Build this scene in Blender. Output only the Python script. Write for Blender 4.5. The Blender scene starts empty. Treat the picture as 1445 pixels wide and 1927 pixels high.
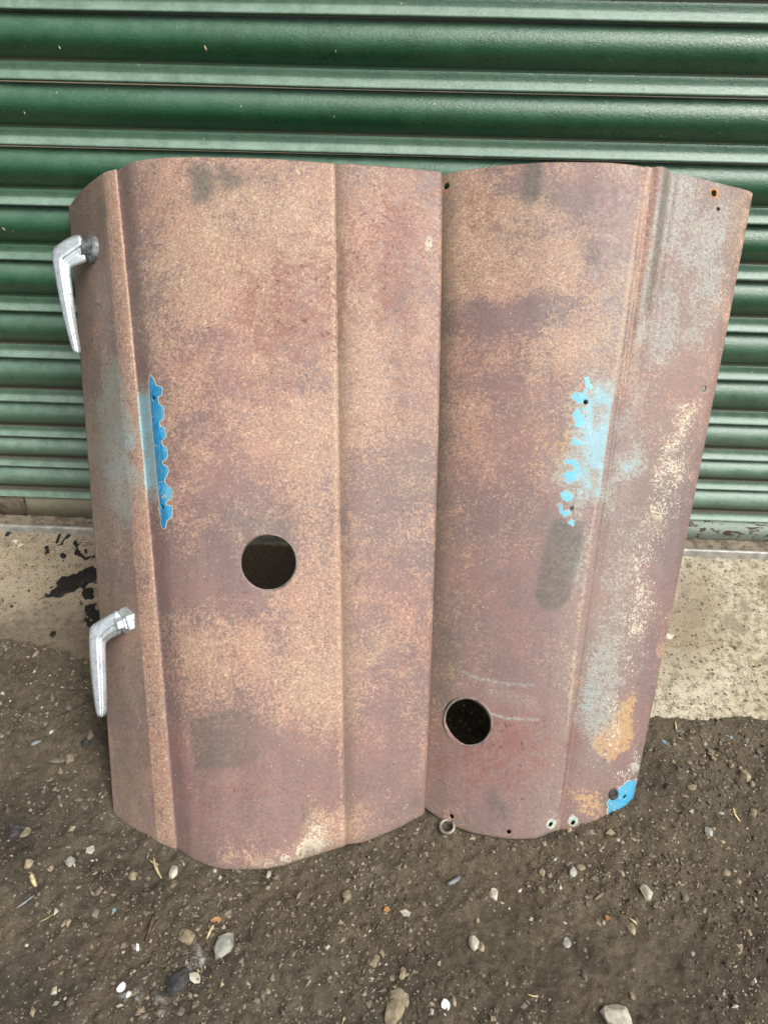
import bpy, bmesh, math, random
import numpy as np
from mathutils import Vector, Matrix

# ------------------------------------------------------------------ camera, sky, sun, exposure
scene = bpy.context.scene
COL = scene.collection
PITCH, ROLL, YAW, CAM_D, CAM_H = 0.58970118, 0.02137857, 0.02443289, 1.07215793, 0.7607559
FOC, PW, PH = 1392.0, 1445.0, 1927.0


def camera_axes():
    cp, sp = math.cos(PITCH), math.sin(PITCH)
    fwd, up, rt = np.array([0, cp, -sp]), np.array([0, sp, cp]), np.array([1., 0, 0])
    c, s = math.cos(YAW), math.sin(YAW)
    Z = np.array([[c, -s, 0], [s, c, 0], [0, 0, 1]])
    fwd, up, rt = Z @ fwd, Z @ up, Z @ rt
    c, s = math.cos(ROLL), math.sin(ROLL)
    return c * rt + s * up, -s * rt + c * up, fwd


RT, UP, FW = camera_axes()
CAM = np.array([0, -CAM_D, CAM_H])
cam_data = bpy.data.cameras.new("camera")
cam = bpy.data.objects.new("camera", cam_data)
COL.objects.link(cam)
M = Matrix.Identity(4)
for i in range(3):
    M[i][0], M[i][1], M[i][2], M[i][3] = RT[i], UP[i], -FW[i], CAM[i]
cam.matrix_world = M
cam_data.sensor_fit = 'VERTICAL'
cam_data.angle_y = 2 * math.atan(PH / 2 / FOC)
cam_data.clip_start, cam_data.clip_end = 0.02, 500
scene.camera = cam

SUN_EL, SUN_AZ = math.radians(52), math.radians(128)      # azimuth clockwise from +Y
world = bpy.data.worlds.new("World")
scene.world = world
world.use_nodes = True
wt = world.node_tree
wt.nodes.clear()
sky = wt.nodes.new("ShaderNodeTexSky")
sky.sky_type = 'NISHITA'
sky.sun_disc = False
sky.sun_elevation, sky.sun_rotation = SUN_EL, SUN_AZ
sky.dust_density, sky.ozone_density = 6.0, 1.0
hs = wt.nodes.new("ShaderNodeHueSaturation")               # overcast: nearly grey sky
hs.inputs["Saturation"].default_value = 0.18
bg = wt.nodes.new("ShaderNodeBackground")
bg.inputs["Strength"].default_value = 0.11
wo = wt.nodes.new("ShaderNodeOutputWorld")
wt.links.new(sky.outputs[0], hs.inputs["Color"])
wt.links.new(hs.outputs[0], bg.inputs[0])
wt.links.new(bg.outputs[0], wo.inputs[0])

sun_data = bpy.data.lights.new("sun", 'SUN')
sun_data.energy, sun_data.angle, sun_data.color = 1.5, math.radians(40), (1, 0.96, 0.9)
sun = bpy.data.objects.new("sun", sun_data)
COL.objects.link(sun)
to_sun = Vector((math.sin(SUN_AZ) * math.cos(SUN_EL), math.cos(SUN_AZ) * math.cos(SUN_EL), math.sin(SUN_EL)))
sun.rotation_euler = to_sun.to_track_quat('Z', 'Y').to_euler()
scene.view_settings.view_transform = 'Standard'
scene.view_settings.look = 'None'
scene.view_settings.gamma = 1
scene.view_settings.exposure = 0.70

rng = np.random.default_rng(7)
random.seed(7)

# ------------------------------------------------------------------ numeric helpers
_perm = rng.permutation(4096)


def vnoise(x, y, seed=0):
    xi, yi = np.floor(x).astype(int), np.floor(y).astype(int)
    fx, fy = x - xi, y - yi
    fx, fy = fx * fx * (3 - 2 * fx), fy * fy * (3 - 2 * fy)

    def h(a, b):
        return _perm[(_perm[(a + seed * 131) & 4095] + b) & 4095] / 4095.0
    a, b, c, d = h(xi, yi), h(xi + 1, yi), h(xi, yi + 1), h(xi + 1, yi + 1)
    return (a * (1 - fx) + b * fx) * (1 - fy) + (c * (1 - fx) + d * fx) * fy


def fbm(x, y, octaves=4, seed=0, gain=0.5):
    t, amp, s = 0, 1.0, 0
    for i in range(octaves):
        t = t + amp * (vnoise(x * 2 ** i + 17.3 * i, y * 2 ** i - 9.1 * i, seed + i) - 0.5)
        s += amp
        amp *= gain
    return t / s * 2


def sstep(a, b, x):
    t = np.clip((x - a) / (b - a), 0, 1)
    return t * t * (3 - 2 * t)


def ray(px, py):
    return FW + RT * (px - PW / 2) / FOC - UP * (py - PH / 2) / FOC


def project(P):
    d = P - CAM
    z = d @ FW
    return PW / 2 + FOC * (d @ RT) / z, PH / 2 - FOC * (d @ UP) / z


def base_z(y):
    return np.interp(y, [-60, -3, -.55, -.04, 60], [-.25, -.088, -.085, 0, 0])


def soil_edge(x):
    """y at which the soil film runs out over the concrete apron"""
    return np.interp(x, [-1.5, -.6, -.35, -.1, .3, .38, .45, .55, .7, 1.5],
                     [-.26, -.26, -.30, -.33, -.352, -.352, -.352, -.345, -.345, -.345])


def soil_z(x, y):
    e = soil_edge(x) + 0.010 * fbm(x * 28, y * 9, 4, 3) + 0.012 * fbm(x * 7, y * 3, 2, 5)
    d = e - y                                            # >0 on the camera side
    film = np.where(d > 0, 0.004 * sstep(0, .02, d) + .008 * sstep(0, .15, d), -np.minimum(-d * .4, .03))
    rough = 0.0035 * fbm(x * 30, y * 30, 3, 11) + 0.0042 * fbm(x * 75, y * 75, 3, 21) + .0016 * fbm(x * 190, y * 190, 2, 25) + 0.009 * fbm(x * 6, y * 6, 2, 31)
    return base_z(y) + film + rough * sstep(0.0, .05, d)


def on_ground(px, py, lift=0.0):
    d = ray(px, py)
    t = 0.4
    for _ in range(60):
        P = CAM + t * d
        t += (P[2] - float(base_z(P[1])) - .008 * float(P[1] < -.3) - lift) / (-d[2]) * .8
    return CAM + t * d


# ------------------------------------------------------------------ object helpers
def tag(o, label=None, cat=None, group=None, kind=None):
    if label: o["label"] = label
    if cat: o["category"] = cat
    if group: o["group"] = group
    if kind: o["kind"] = kind
    return o


def empty(name, loc=(0, 0, 0)):
    o = bpy.data.objects.new(name, None)
    o.empty_display_size = .05
    o.location = loc
    COL.objects.link(o)
    return o


def mesh_obj(name, verts, faces, mat=None, parent=None, smooth=True):
    me = bpy.data.meshes.new(name)
    me.from_pydata([tuple(map(float, v)) for v in verts] if not isinstance(verts, np.ndarray) else verts.tolist(), [],
                   faces if not isinstance(faces, np.ndarray) else faces.tolist())
    me.update()
    if smooth:
        me.polygons.foreach_set("use_smooth", np.ones(len(me.polygons), bool))
    if mat: me.materials.append(mat)
    o = bpy.data.objects.new(name, me)
    COL.objects.link(o)
    if parent: o.parent = parent
    return o


def fast_grid(name, V, keep=None, mat=None, parent=None):
    """V: (nu, nv, 3) grid -> quad mesh; keep: (nu-1, nv-1) mask of faces"""
    nu, nv = V.shape[:2]
    idx = np.arange(nu * nv).reshape(nu, nv)
    q = np.stack([idx[:-1, :-1], idx[1:, :-1], idx[1:, 1:], idx[:-1, 1:]], -1)
    q = q[keep] if keep is not None else q.reshape(-1, 4)
    me = bpy.data.meshes.new(name)
    me.vertices.add(nu * nv)
    me.vertices.foreach_set("co", V.reshape(-1).astype(np.float32))
    n = len(q)
    me.loops.add(n * 4)
    me.loops.foreach_set("vertex_index", q.reshape(-1).astype(np.int32))
    me.polygons.add(n)
    me.polygons.foreach_set("loop_start", np.arange(0, n * 4, 4, dtype=np.int32))
    me.polygons.foreach_set("use_smooth", np.ones(n, bool))
    me.update(calc_edges=True)
    if mat: me.materials.append(mat)
    o = bpy.data.objects.new(name, me)
    COL.objects.link(o)
    if parent: o.parent = parent
    return o


def set_attr(o, name, rgba):
    a = o.data.attributes.new(name, 'FLOAT_COLOR', 'POINT')
    a.data.foreach_set("color", np.ascontiguousarray(rgba, dtype=np.float32).reshape(-1))


# ------------------------------------------------------------------ material helpers
class Mat:
    def __init__(self, name):
        self.m = bpy.data.materials.new(name)
        self.m.use_nodes = True
        self.t = self.m.node_tree
        self.t.nodes.clear()
        self.out = self.t.nodes.new("ShaderNodeOutputMaterial")
        self.b = self.t.nodes.new("ShaderNodeBsdfPrincipled")
        self.t.links.new(self.b.outputs[0], self.out.inputs[0])
        self.co = self.t.nodes.new("ShaderNodeTexCoord").outputs["Object"]

    def put(self, sock, v):
        if hasattr(v, "is_output") or isinstance(v, bpy.types.NodeSocket):
            self.t.links.new(v, sock)
        elif isinstance(v, (tuple, list)):
            sock.default_value = tuple(v) + ((1,) if len(v) == 3 and len(sock.default_value) == 4 else ())
        else:
            sock.default_value = v

    def set(self, **k):
        for n, v in k.items():
            self.put(self.b.inputs[n.replace("_", " ")], v)

    def scaled(self, sc, rot=0):
        n = self.t.nodes.new("ShaderNodeMapping")
        n.inputs["Scale"].default_value = sc
        n.inputs["Rotation"].default_value = (0, 0, rot)
        self.t.links.new(self.co, n.inputs[0])
        return n.outputs[0]

    def noise(self, scale, detail=4, rough=.55, dist=0, vec=None, color=False):
        n = self.t.nodes.new("ShaderNodeTexNoise")
        n.inputs["Scale"].default_value = scale
        n.inputs["Detail"].default_value = detail
        n.inputs["Roughness"].default_value = rough
        n.inputs["Distortion"].default_value = dist
        self.t.links.new(vec or self.co, n.inputs["Vector"])
        return n.outputs[1 if color else 0]

    def voro(self, scale, feature='F1', vec=None, rnd=1.0):
        n = self.t.nodes.new("ShaderNodeTexVoronoi")
        n.feature = feature
        n.inputs["Scale"].default_value = scale
        n.inputs["Randomness"].default_value = rnd
        self.t.links.new(vec or self.co, n.inputs["Vector"])
        return n.outputs["Distance"], (n.outputs["Color"] if feature == 'F1' else None)

    def math(self, op, a, b=0.0, c=0.0):
        n = self.t.nodes.new("ShaderNodeMath")
        n.operation = op
        for i, v in enumerate((a, b, c)): self.put(n.inputs[i], v)
        return n.outputs[0]

    def add(self, a, b): return self.math('ADD', a, b)
    def mul(self, a, b): return self.math('MULTIPLY', a, b)

    def ss(self, x, lo, hi, a=0.0, b=1.0):
        n = self.t.nodes.new("ShaderNodeMapRange")
        n.interpolation_type = 'SMOOTHSTEP'
        for i, v in enumerate((x, lo, hi, a, b)): self.put(n.inputs[i], v)
        return n.outputs[0]

    def mix(self, f, a, b, mode='MIX'):
        n = self.t.nodes.new("ShaderNodeMix")
        n.data_type = 'RGBA'
        n.blend_type = mode
        self.put(n.inputs[0], f)
        self.put(n.inputs[6], a)
        self.put(n.inputs[7], b)
        return n.outputs[2]

    def attr(self, name):
        n = self.t.nodes.new("ShaderNodeAttribute")
        n.attribute_name = name
        s = self.t.nodes.new("ShaderNodeSeparateColor")
        self.t.links.new(n.outputs["Color"], s.inputs[0])
        return s.outputs[0], s.outputs[1], s.outputs[2], n.outputs["Alpha"]

    def sep(self, col):
        s = self.t.nodes.new("ShaderNodeSeparateColor")
        self.t.links.new(col, s.inputs[0])
        return s.outputs

    def bump(self, h, strength=.3, dist=.001, prev=None):
        n = self.t.nodes.new("ShaderNodeBump")
        n.inputs["Strength"].default_value = strength
        n.inputs["Distance"].default_value = dist
        self.t.links.new(h, n.inputs["Height"])
        if prev: self.t.links.new(prev, n.inputs["Normal"])
        self.t.links.new(n.outputs[0], self.b.inputs["Normal"])
        return n.outputs[0]

    def rand(self):
        return self.t.nodes.new("ShaderNodeObjectInfo").outputs["Random"]


def mat_rust():
    """weathered sheet steel; mask attributes say where each kind of wear lies"""
    k = Mat("rusted_painted_steel")
    pale, fade, stain, paint = k.attr("wear_a")
    cream, ochre, purple, moss = k.attr("wear_b")
    pit, rim, dirt, clean = k.attr("wear_c")
    def wide(v, g=2.4):                                     # spread a noise over 0..1
        return k.add(k.mul(k.add(v, -.5), g), .5)
    nf = wide(k.noise(250, 5, .74), 2.6)
    nm = wide(k.noise(95, 5, .7, .4))
    nl = wide(k.noise(26, 5, .65, .3))
    nb = wide(k.noise(7, 4, .6, .2))
    nx = wide(k.noise(420, 3, .65, .8), 2.0)
    n = k.add(k.add(k.mul(nf, .64), k.mul(nm, .26)), k.mul(nl, .10))
    base = k.mix(nl, (.188, .128, .116), (.246, .156, .133))
    base = k.mix(k.mul(purple, k.ss(nm, 0, 1, .6, 1)), base, (.160, .121, .119))
    base = k.mix(1, base, k.mix(nx, (.62, .60, .60), (1.36, 1.36, 1.36)), 'MULTIPLY')
    base = k.mix(k.ss(k.add(nb, k.mul(nm, .3)), .55, .95, 0, .45), base, (.262, .160, .134))
    grain = k.noise(1, 4, .6, 0, k.scaled((150, 7, 7)))
    base = k.mix(.3, base, k.mix(k.ss(grain, .3, .7), (.86, .86, .86), (1.14, 1.14, 1.14)), 'MULTIPLY')
    # tan surface rust, speckled
    px = k.add(n, pale)
    fp = k.mul(k.ss(px, .90, 1.10), .86)
    nh = wide(k.noise(9, 5, .65, .3), 1.8)
    tan = k.mix(k.ss(nh, .15, .85), (.470, .300, .215), (.455, .335, .235))
    base = k.mix(k.mul(k.ss(nh, .55, .1), .45), base, (.255, .142, .122))
    base = k.mix(k.mul(k.ss(nh, .5, .95), .45), base, (.178, .140, .110))
    c = base
    tan = k.mix(k.ss(nx, .35, .75), k.mix(1, tan, (.72, .63, .62), 'MULTIPLY'), tan)
    c = k.mix(fp, base, tan)
    c = k.mix(k.mul(k.ss(k.add(k.add(k.mul(nx, .6), k.mul(nm, .4)), k.mul(pale, .6)), .98, 1.12), .75), c, (.64, .48, .33))
    c = k.mix(k.mul(k.ss(k.add(k.add(k.mul(nx, .75), k.mul(nl, .25)), k.mul(pale, .8)), .95, 1.10), .42), c, tan)
    # dull red bloom
    nr = wide(k.noise(60, 4, .7, .5))
    c = k.mix(k.mul(k.ss(k.add(k.add(k.mul(nr, .35), k.mul(nf, .65)), k.mul(pit, .60)), .70, 1.0), .75), c, (.215, .085, .066))
    # ochre bare patches
    fo = k.ss(k.add(n, ochre), .92, 1.12)
    c = k.mix(fo, c, k.mix(nx, (.33, .19, .095), (.50, .33, .17)))
    # reddish pits, only in clusters
    npit = wide(k.noise(150, 4, .6, .3))
    fpit = k.mul(k.ss(k.add(npit, k.mul(pit, .45)), 1.05, 1.16), .75)
    c = k.mix(fpit, c, (.115, .045, .038))
    d2, c2 = k.voro(230)
    r2, g2, b2 = k.sep(c2)
    c = k.mix(k.mul(k.mul(k.ss(d2, k.add(.10, k.mul(g2, .26)), .06), k.ss(r2, .80, .90)), .8), c, (.060, .032, .027))
    c = k.mix(k.mul(k.mul(k.ss(d2, k.add(.10, k.mul(b2, .26)), .06), k.ss(r2, .045, .025)), .7), c, (.62, .55, .44))
    # thin chalky remains of pale blue paint
    fx = k.add(k.add(k.mul(nf, .38), k.mul(nx, .30)), k.add(k.mul(nm, .20), k.mul(nl, .12)))
    ff = k.ss(k.add(fx, fade), .96, 1.15)
    blue = k.mix(k.ss(k.add(k.add(k.mul(nl, .20), k.mul(nf, .16)), k.mul(fade, .9)), .74, .95), (.315, .315, .275), (.245, .450, .510))
    blue = k.mix(1, blue, k.mix(nx, (.72, .72, .72), (1.2, 1.2, 1.2)), 'MULTIPLY')
    c = k.mix(k.mul(k.ss(fade, 0, .9), .45), c, k.mix(1, k.mix(k.ss(fade, .68, .9), (.275, .255, .212), (.27, .39, .41)), k.mix(k.add(k.mul(nx, .5), k.mul(nf, .5)), (.45, .44, .43), (1.55, 1.55, 1.55)), 'MULTIPLY'))
    c = k.mix(k.mul(ff, .80), c, blue)
    # worm-like flakes of cream undercoat
    wn = wide(k.noise(150, 4, .62, 2.2), 2.6)
    wn = k.add(k.mul(wn, .75), k.mul(nl, .25))
    fc = k.mul(k.ss(k.add(wn, cream), 1.02, 1.12), k.ss(cream, .05, .2))
    c = k.mix(k.mul(fc, .88), c, k.mix(nl, (.40, .43, .39), (.60, .52, .37)))
    # grey grime
    fs = k.mul(stain, k.ss(nm, 0, .8, .62, 1.0))
    c = k.mix(fs, c, k.mix(nf, (.062, .058, .048), (.135, .125, .102)))
    c = k.mix(k.mul(dirt, k.ss(k.add(k.mul(n, .6), k.mul(nx, .4)), .25, .68, .12, 1.0)), c, k.mix(k.add(k.mul(nx, .5), k.mul(nf, .5)), (.045, .038, .028), (.25, .195, .135)))
    fm = k.ss(k.add(n, moss), .95, 1.15)
    c = k.mix(k.mul(fm, .75), c, (.27, .235, .10))
    # crisp blue paint left under the old badge
    pr = k.add(paint, k.mul(k.add(k.add(k.mul(nx, .5), k.mul(nm, .5)), -.5), k.ss(clean, .3, .9, .10, .42)))
    prim = k.mul(k.ss(pr, .38, .43), k.ss(clean, .3, .9, 1, .35))
    c = k.mix(prim, c, (.56, .49, .37))
    pb = k.mul(k.ss(pr, .465, .505), k.ss(k.add(k.mul(nm, .55), k.mul(nf, .45)), .24, .36))
    streak = k.noise(60, 4, .6, 0, k.scaled((14, 1.2, 1.2)))
    bl = k.mix(k.ss(streak, .35, .66), (.016, .155, .29), (.016, .30, .62))
    bl = k.mix(k.mul(k.ss(nl, .55, .8), .6), bl, (.07, .25, .34))
    bl = k.mix(clean, bl, k.mix(nf, (.10, .36, .46), (.16, .50, .66)))
    c = k.mix(pb, c, bl)
    # orange halo round screw holes
    c = k.mix(k.ss(k.add(k.mul(rim, .9), k.mul(k.add(n, -.5), .5)), .35, .75), c, k.mix(nm, (.30, .10, .03), (.58, .27, .08)))
    k.set(Base_Color=c, Roughness=k.ss(pb, 0, 1, k.ss(nm, .1, .9, .42, .66), .35), Specular_IOR_Level=.5)
    k.bump(k.add(k.mul(n, .6), k.add(k.mul(fpit, -.5), k.mul(pb, .3))), .3, .0010)
    return k.m


def mat_green():
    k = Mat("green_leathergrain_paint")
    dirt, dust_sheen, old, _ = k.attr("grime")
    nf, nm = k.noise(420, 4, .65), k.noise(45, 5, .65)
    ns = k.noise(9, 5, .6, 0, k.scaled((.35, 1, 3)))
    c = k.mix(k.ss(nm, .3, .7), (.016, .080, .036), (.023, .100, .047))
    # dusty film, plus sky highlight painted on slat tops and rolls
    fd = k.mul(dust_sheen, k.ss(k.add(k.mul(nm, .6), k.mul(nf, .4)), .28, .7, .45, 1.0))
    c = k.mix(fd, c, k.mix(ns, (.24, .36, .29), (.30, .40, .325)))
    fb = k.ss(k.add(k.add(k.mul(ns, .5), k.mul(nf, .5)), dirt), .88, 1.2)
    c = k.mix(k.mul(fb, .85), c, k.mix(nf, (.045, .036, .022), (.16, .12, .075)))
    d, cc = k.voro(110)
    r = k.sep(cc)[0]
    sp = k.mul(k.ss(d, .20, .08), k.ss(r, .93, .96))
    c = k.mix(k.mul(sp, .7), c, (.36, .37, .30))
    gl = k.noise(260, 4, .62, 1.2, k.scaled((.8, 1, 1.2)))
    rough = k.add(k.ss(nm, .3, .7, .25, .36), k.mul(k.add(fb, k.mul(fd, .5)), .30))
    k.set(Base_Color=c, Roughness=rough, Specular_IOR_Level=.75)
    k.bump(gl, .45, .0014)
    return k.m


def mat_soil():
    k = Mat("dark_gritty_soil")
    lite, ash, dark, _ = k.attr("patch")
    nf, nm, nl = k.noise(420, 4, .7), k.noise(90, 6, .7), k.noise(9, 5, .6)
    c = k.mix(k.ss(nl, .35, .65), (.076, .062, .043), (.120, .101, .070))
    c = k.mix(k.ss(nm, .36, .68), k.mix(1, c, (.62, .61, .60), 'MULTIPLY'), c)
    c = k.mix(k.mul(lite, k.ss(nm, .25, .7, .35, 1)), c, k.mix(nf, (.105, .080, .050), (.19, .15, .098)))
    c = k.mix(1, c, k.mix(nf, (.55, .55, .55), (1.45, 1.45, 1.45)), 'MULTIPLY')
    d, cc = k.voro(330)
    r, g, _b = k.sep(cc)
    f = k.mul(k.ss(d, .36, .22), k.ss(r, .80, .86))
    c = k.mix(k.mul(f, .8), c, k.mix(g, (.09, .072, .052), (.24, .20, .145)))
    d, cc = k.voro(170)
    r, g, _b = k.sep(cc)
    f = k.mul(k.ss(d, .34, .24), k.ss(r, .90, .93))
    c = k.mix(k.mul(f, .85), c, k.mix(g, (.10, .083, .06), (.28, .24, .18)))
    c = k.mix(k.mul(dark, k.ss(nm, .3, .6, .4, .9)), c, (.020, .020, .022))
    c = k.mix(k.mul(ash, k.ss(nm, .45, .6)), c, (.40, .41, .40))
    k.set(Base_Color=c, Roughness=.92, Specular_IOR_Level=.25)
    k.bump(k.add(k.mul(nm, .8), k.mul(nf, .4)), .9, .006)
    return k.m


def mat_concrete():
    k = Mat("worn_cream_concrete")
    wide_ = lambda v: k.add(k.mul(k.add(v, -.5), 2.4), .5)
    tar, brown, film, white = k.attr("patch")
    nf, nm, nl = k.noise(380, 5, .72), k.noise(85, 6, .72), k.noise(12, 5, .6)
    n = k.add(k.mul(nf, .5), k.mul(nm, .5))
    c = k.mix(k.ss(n, .40, .57), (.170, .138, .098), (.55, .495, .375))
    c = k.mix(k.ss(nl, .30, .62), k.mix(1, c, (.80, .76, .68), 'MULTIPLY'), c)
    c = k.mix(k.mul(brown, k.ss(nm, .3, .65, .45, 1)), c, k.mix(n, (.15, .095, .055), (.36, .25, .15)))
    d, cc = k.voro(150)
    r = k.sep(cc)[0]
    f = k.mul(k.ss(d, .46, .22), k.ss(r, .74, .86))
    c = k.mix(k.mul(f, .9), c, (.075, .056, .038))
    c = k.mix(k.ss(wide_(k.noise(30, 5, .7)), .62, .95, 0, .55), c, (.20, .155, .105))
    c = k.mix(k.ss(k.add(n, white), 1.0, 1.15), c, (.66, .62, .54))
    c = k.mix(k.ss(k.add(k.add(k.mul(k.add(k.mul(k.add(n, -.5), 3.4), .5), .7), k.mul(k.add(k.mul(k.add(nl, -.5), 2.0), .5), .25)), film), .72, 1.06), c, k.mix(k.ss(nf, .3, .7), (.060, .046, .031), (.20, .160, .110)))  # soil film; also carries the shade painted behind the panels
    tf = k.ss(k.add(tar, k.add(k.mul(k.add(nm, -.5), .7), k.mul(k.add(nf, -.5), .35))), .46, .56)
    dt, ct = k.voro(65)
    tf = k.math('MAXIMUM', tf, k.mul(k.mul(k.ss(dt, .20, .12), k.ss(k.sep(ct)[0], .80, .84)), k.ss(tar, .02, .1)))
    c = k.mix(tf, c, k.mix(k.ss(nf, .5, .75), (.012, .010, .008), (.05, .045, .04)))
    k.set(Base_Color=c, Roughness=k.ss(tf, 0, 1, .9, k.ss(nm, .3, .7, .25, .6)), Specular_IOR_Level=.4)
    k.bump(k.add(n, k.mul(tf, .3)), .7, .003)
    return k.m


def mat_zinc():
    k = Mat("pitted_zinc_casting")
    nf, nm, nl = k.noise(420, 3, .6), k.noise(120, 4, .6), k.noise(45, 3, .5)
    c = k.mix(k.ss(nm, .35, .65), (.60, .66, .69), (.78, .82, .83))
    d, cc = k.voro(240)
    f = k.mul(k.ss(d, .42, .2), k.ss(k.sep(cc)[0], .6, .8))
    c = k.mix(k.mul(f, .6), c, (.26, .31, .34))
    c = k.mix(k.ss(nl, .58, .70, 0, .4), c, (.40, .33, .22))
    k.set(Base_Color=c, Metallic=.80, Roughness=k.ss(nf, .3, .7, .28, .48))
    k.bump(k.add(k.mul(nf, .4), k.mul(f, -.6)), .3, .0008)
    return k.m


def mat_plain(name, a, b, scale=120, rough=.7, metal=0.0, bump=.4, dist=.001, spec=.4, var=0.0):
    k = Mat(name)
    n = k.noise(scale, 5, .65)
    c = k.mix(k.ss(n, .33, .67), a, b)
    if var:
        r = k.rand()
        c = k.mix(1, c, k.mix(r, (1 - var,) * 3, (1 + var,) * 3), 'MULTIPLY')
    k.set(Base_Color=c, Roughness=rough, Metallic=metal, Specular_IOR_Level=spec)
    k.bump(n, bump, dist)
    return k.m


def mat_rail():
    k = Mat("peeling_pale_green_paint")
    side = k.attr("grime")
    n = k.noise(75, 4, .6, 1.0, k.scaled((.6, 1, 1.3), 0))
    nf = k.noise(420, 3, .6)
    paint = k.mix(nf, (.38, .48, .42), (.50, .59, .53))
    bare = k.mix(nf, (.085, .065, .045), (.17, .135, .09))
    cream = k.mix(k.noise(38, 5, .65), (.20, .185, .12), (.36, .34, .235))
    c = k.mix(k.ss(n, .565, .60), paint, bare)
    c = k.mix(side[0], c, cream)
    k.set(Base_Color=c, Roughness=.7)
    k.bump(k.ss(n, .60, .565), .5, .0008)
    return k.m


def mat_ledge():
    k = Mat("dirty_steel_sill")
    n, nf = k.noise(60, 6, .7), k.noise(420, 3, .6)
    c = k.mix(k.ss(n, .35, .62), (.10, .078, .052), (.24, .20, .145))
    c = k.mix(k.ss(k.noise(150, 4, .6), .60, .68), c, (.03, .025, .02))
    k.set(Base_Color=k.mix(1, c, k.mix(nf, (.7,) * 3, (1.3,) * 3), 'MULTIPLY'), Roughness=.85)
    k.bump(n, .6, .002)
    return k.m


RUST, GREEN, SOIL, CONC, ZINC, RAIL, LEDGE = (mat_rust(), mat_green(), mat_soil(), mat_concrete(),
                                              mat_zinc(), mat_rail(), mat_ledge())
STEEL = mat_plain("worn_bare_steel", (.30, .29, .26), (.48, .47, .43), 90, .5, .3, .3)
RUBBER = mat_plain("aged_black_rubber", (.025, .023, .022), (.06, .056, .05), 200, .7)
GREYRING = mat_plain("dull_steel_collar", (.07, .075, .072), (.23, .25, .25), 160, .5, .3)
RIM = mat_plain("rusted_rolled_edge", (.12, .10, .09), (.27, .21, .18), 160, .65, .1)
RUSTDARK = mat_plain("dark_rusted_steel", (.07, .045, .035), (.17, .11, .085), 220, .75)
WASHER = mat_plain("tarnished_steel", (.16, .145, .12), (.34, .31, .26), 200, .45, .55)
ROCKS = [mat_plain("grey_brown_stone", (.085, .073, .056), (.17, .148, .113), 130, .85, 0, .6, .002, .3, .40),
         mat_plain("tan_stone", (.15, .12, .078), (.29, .24, .16), 110, .85, 0, .5, .002, .3, .28),
         mat_plain("pale_stone", (.30, .27, .205), (.48, .45, .37), 95, .8, 0, .5, .002, .3, .15),
         mat_plain("dark_stone", (.028, .028, .029), (.075, .073, .07), 110, .65, 0, .6, .002, .4, .2),
         mat_plain("grey_flint", (.20, .20, .17), (.36, .36, .31), 80, .6, 0, .4, .002, .4, .1)]
WHITE = mat_plain("white_chip", (.50, .53, .56), (.72, .74, .76), 120, .5)
STRAW = mat_plain("dry_straw", (.34, .27, .13), (.55, .46, .27), 160, .8, 0, .3, .001, .3, .2)
WOOD = mat_plain("brown_twig_bark", (.060, .042, .025), (.14, .10, .065), 160, .85, 0, .5, .001, .3, .2)
LEAF = mat_plain("orange_leaf", (.30, .14, .05), (.42, .23, .10), 120, .7)
BLUEFLAKE = mat_plain("blue_paint_flake", (.12, .24, .31), (.2, .34, .42), 160, .6)
SLATE = mat_plain("grey_slate", (.13, .135, .14), (.24, .245, .25), 100, .5)

# ------------------------------------------------------------------ ground sheet and concrete apron
def axis(fine0, fine1, step, far):
    core = np.arange(fine0, fine1 + step / 2, step)
    out, d, v = [], step, fine1
    while v < far:
        d *= 1.35
        v += d
        out.append(v)
    lo, d, v = [], step, fine0
    while v > -far:
        d *= 1.35
        v -= d
        lo.append(v)
    return np.concatenate([lo[::-1], core, out])


gx, gy = axis(-.66, .66, .0023, 60), axis(-1.02, -.24, .0023, 60)
X, Y = np.meshgrid(gx, gy, indexing='ij')
Z = soil_z(np.clip(X, -3, 3), np.clip(Y, -3, 3)) if False else soil_z(X, Y)
far = np.maximum(np.abs(X) - .7, np.maximum(-1.1 - Y, Y + .24))
Z = np.where(Y > -.24, np.minimum(Z, base_z(Y) - .02 - np.clip((Y + .24) * .5, 0, .3)), Z)
ground = fast_grid("ground", np.stack([X, Y, Z], -1), None, SOIL)
tag(ground, kind="structure")
qx, qy = project(np.stack([np.clip(X, -1, 1), np.clip(Y, -1.0, -.2), Z], -1).reshape(-1, 3))


def blob(cx, cy, rx, ry, ang=0.0, soft=.75, w=16.0):
    """soft-edged patch at chart coordinates (cx, cy)"""
    dx, dy = QX - cx, QY - cy
    near = (np.abs(dx) < 2.2 * max(rx, ry) + 30) & (np.abs(dy) < 2.2 * max(rx, ry) + 30)
    r = np.zeros_like(QX)
    ii = np.nonzero(near)[0]
    a = math.radians(ang)
    ax, ay = QX[ii] + w * W1[ii] - cx, QY[ii] + w * W2[ii] - cy
    u, v = ax * math.cos(a) + ay * math.sin(a), -ax * math.sin(a) + ay * math.cos(a)
    r[ii] = 1 - sstep(1 - soft, 1 + soft, np.sqrt((u / rx) ** 2 + (v / ry) ** 2))
    return r


def set_chart(x, y, s=1 / 45.0):
    global QX, QY, W1, W2
    QX, QY = x, y
    W1, W2 = fbm(x * s, y * s, 4, 41) * 2, fbm(x * s + 50, y * s + 9, 4, 47) * 2


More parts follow.
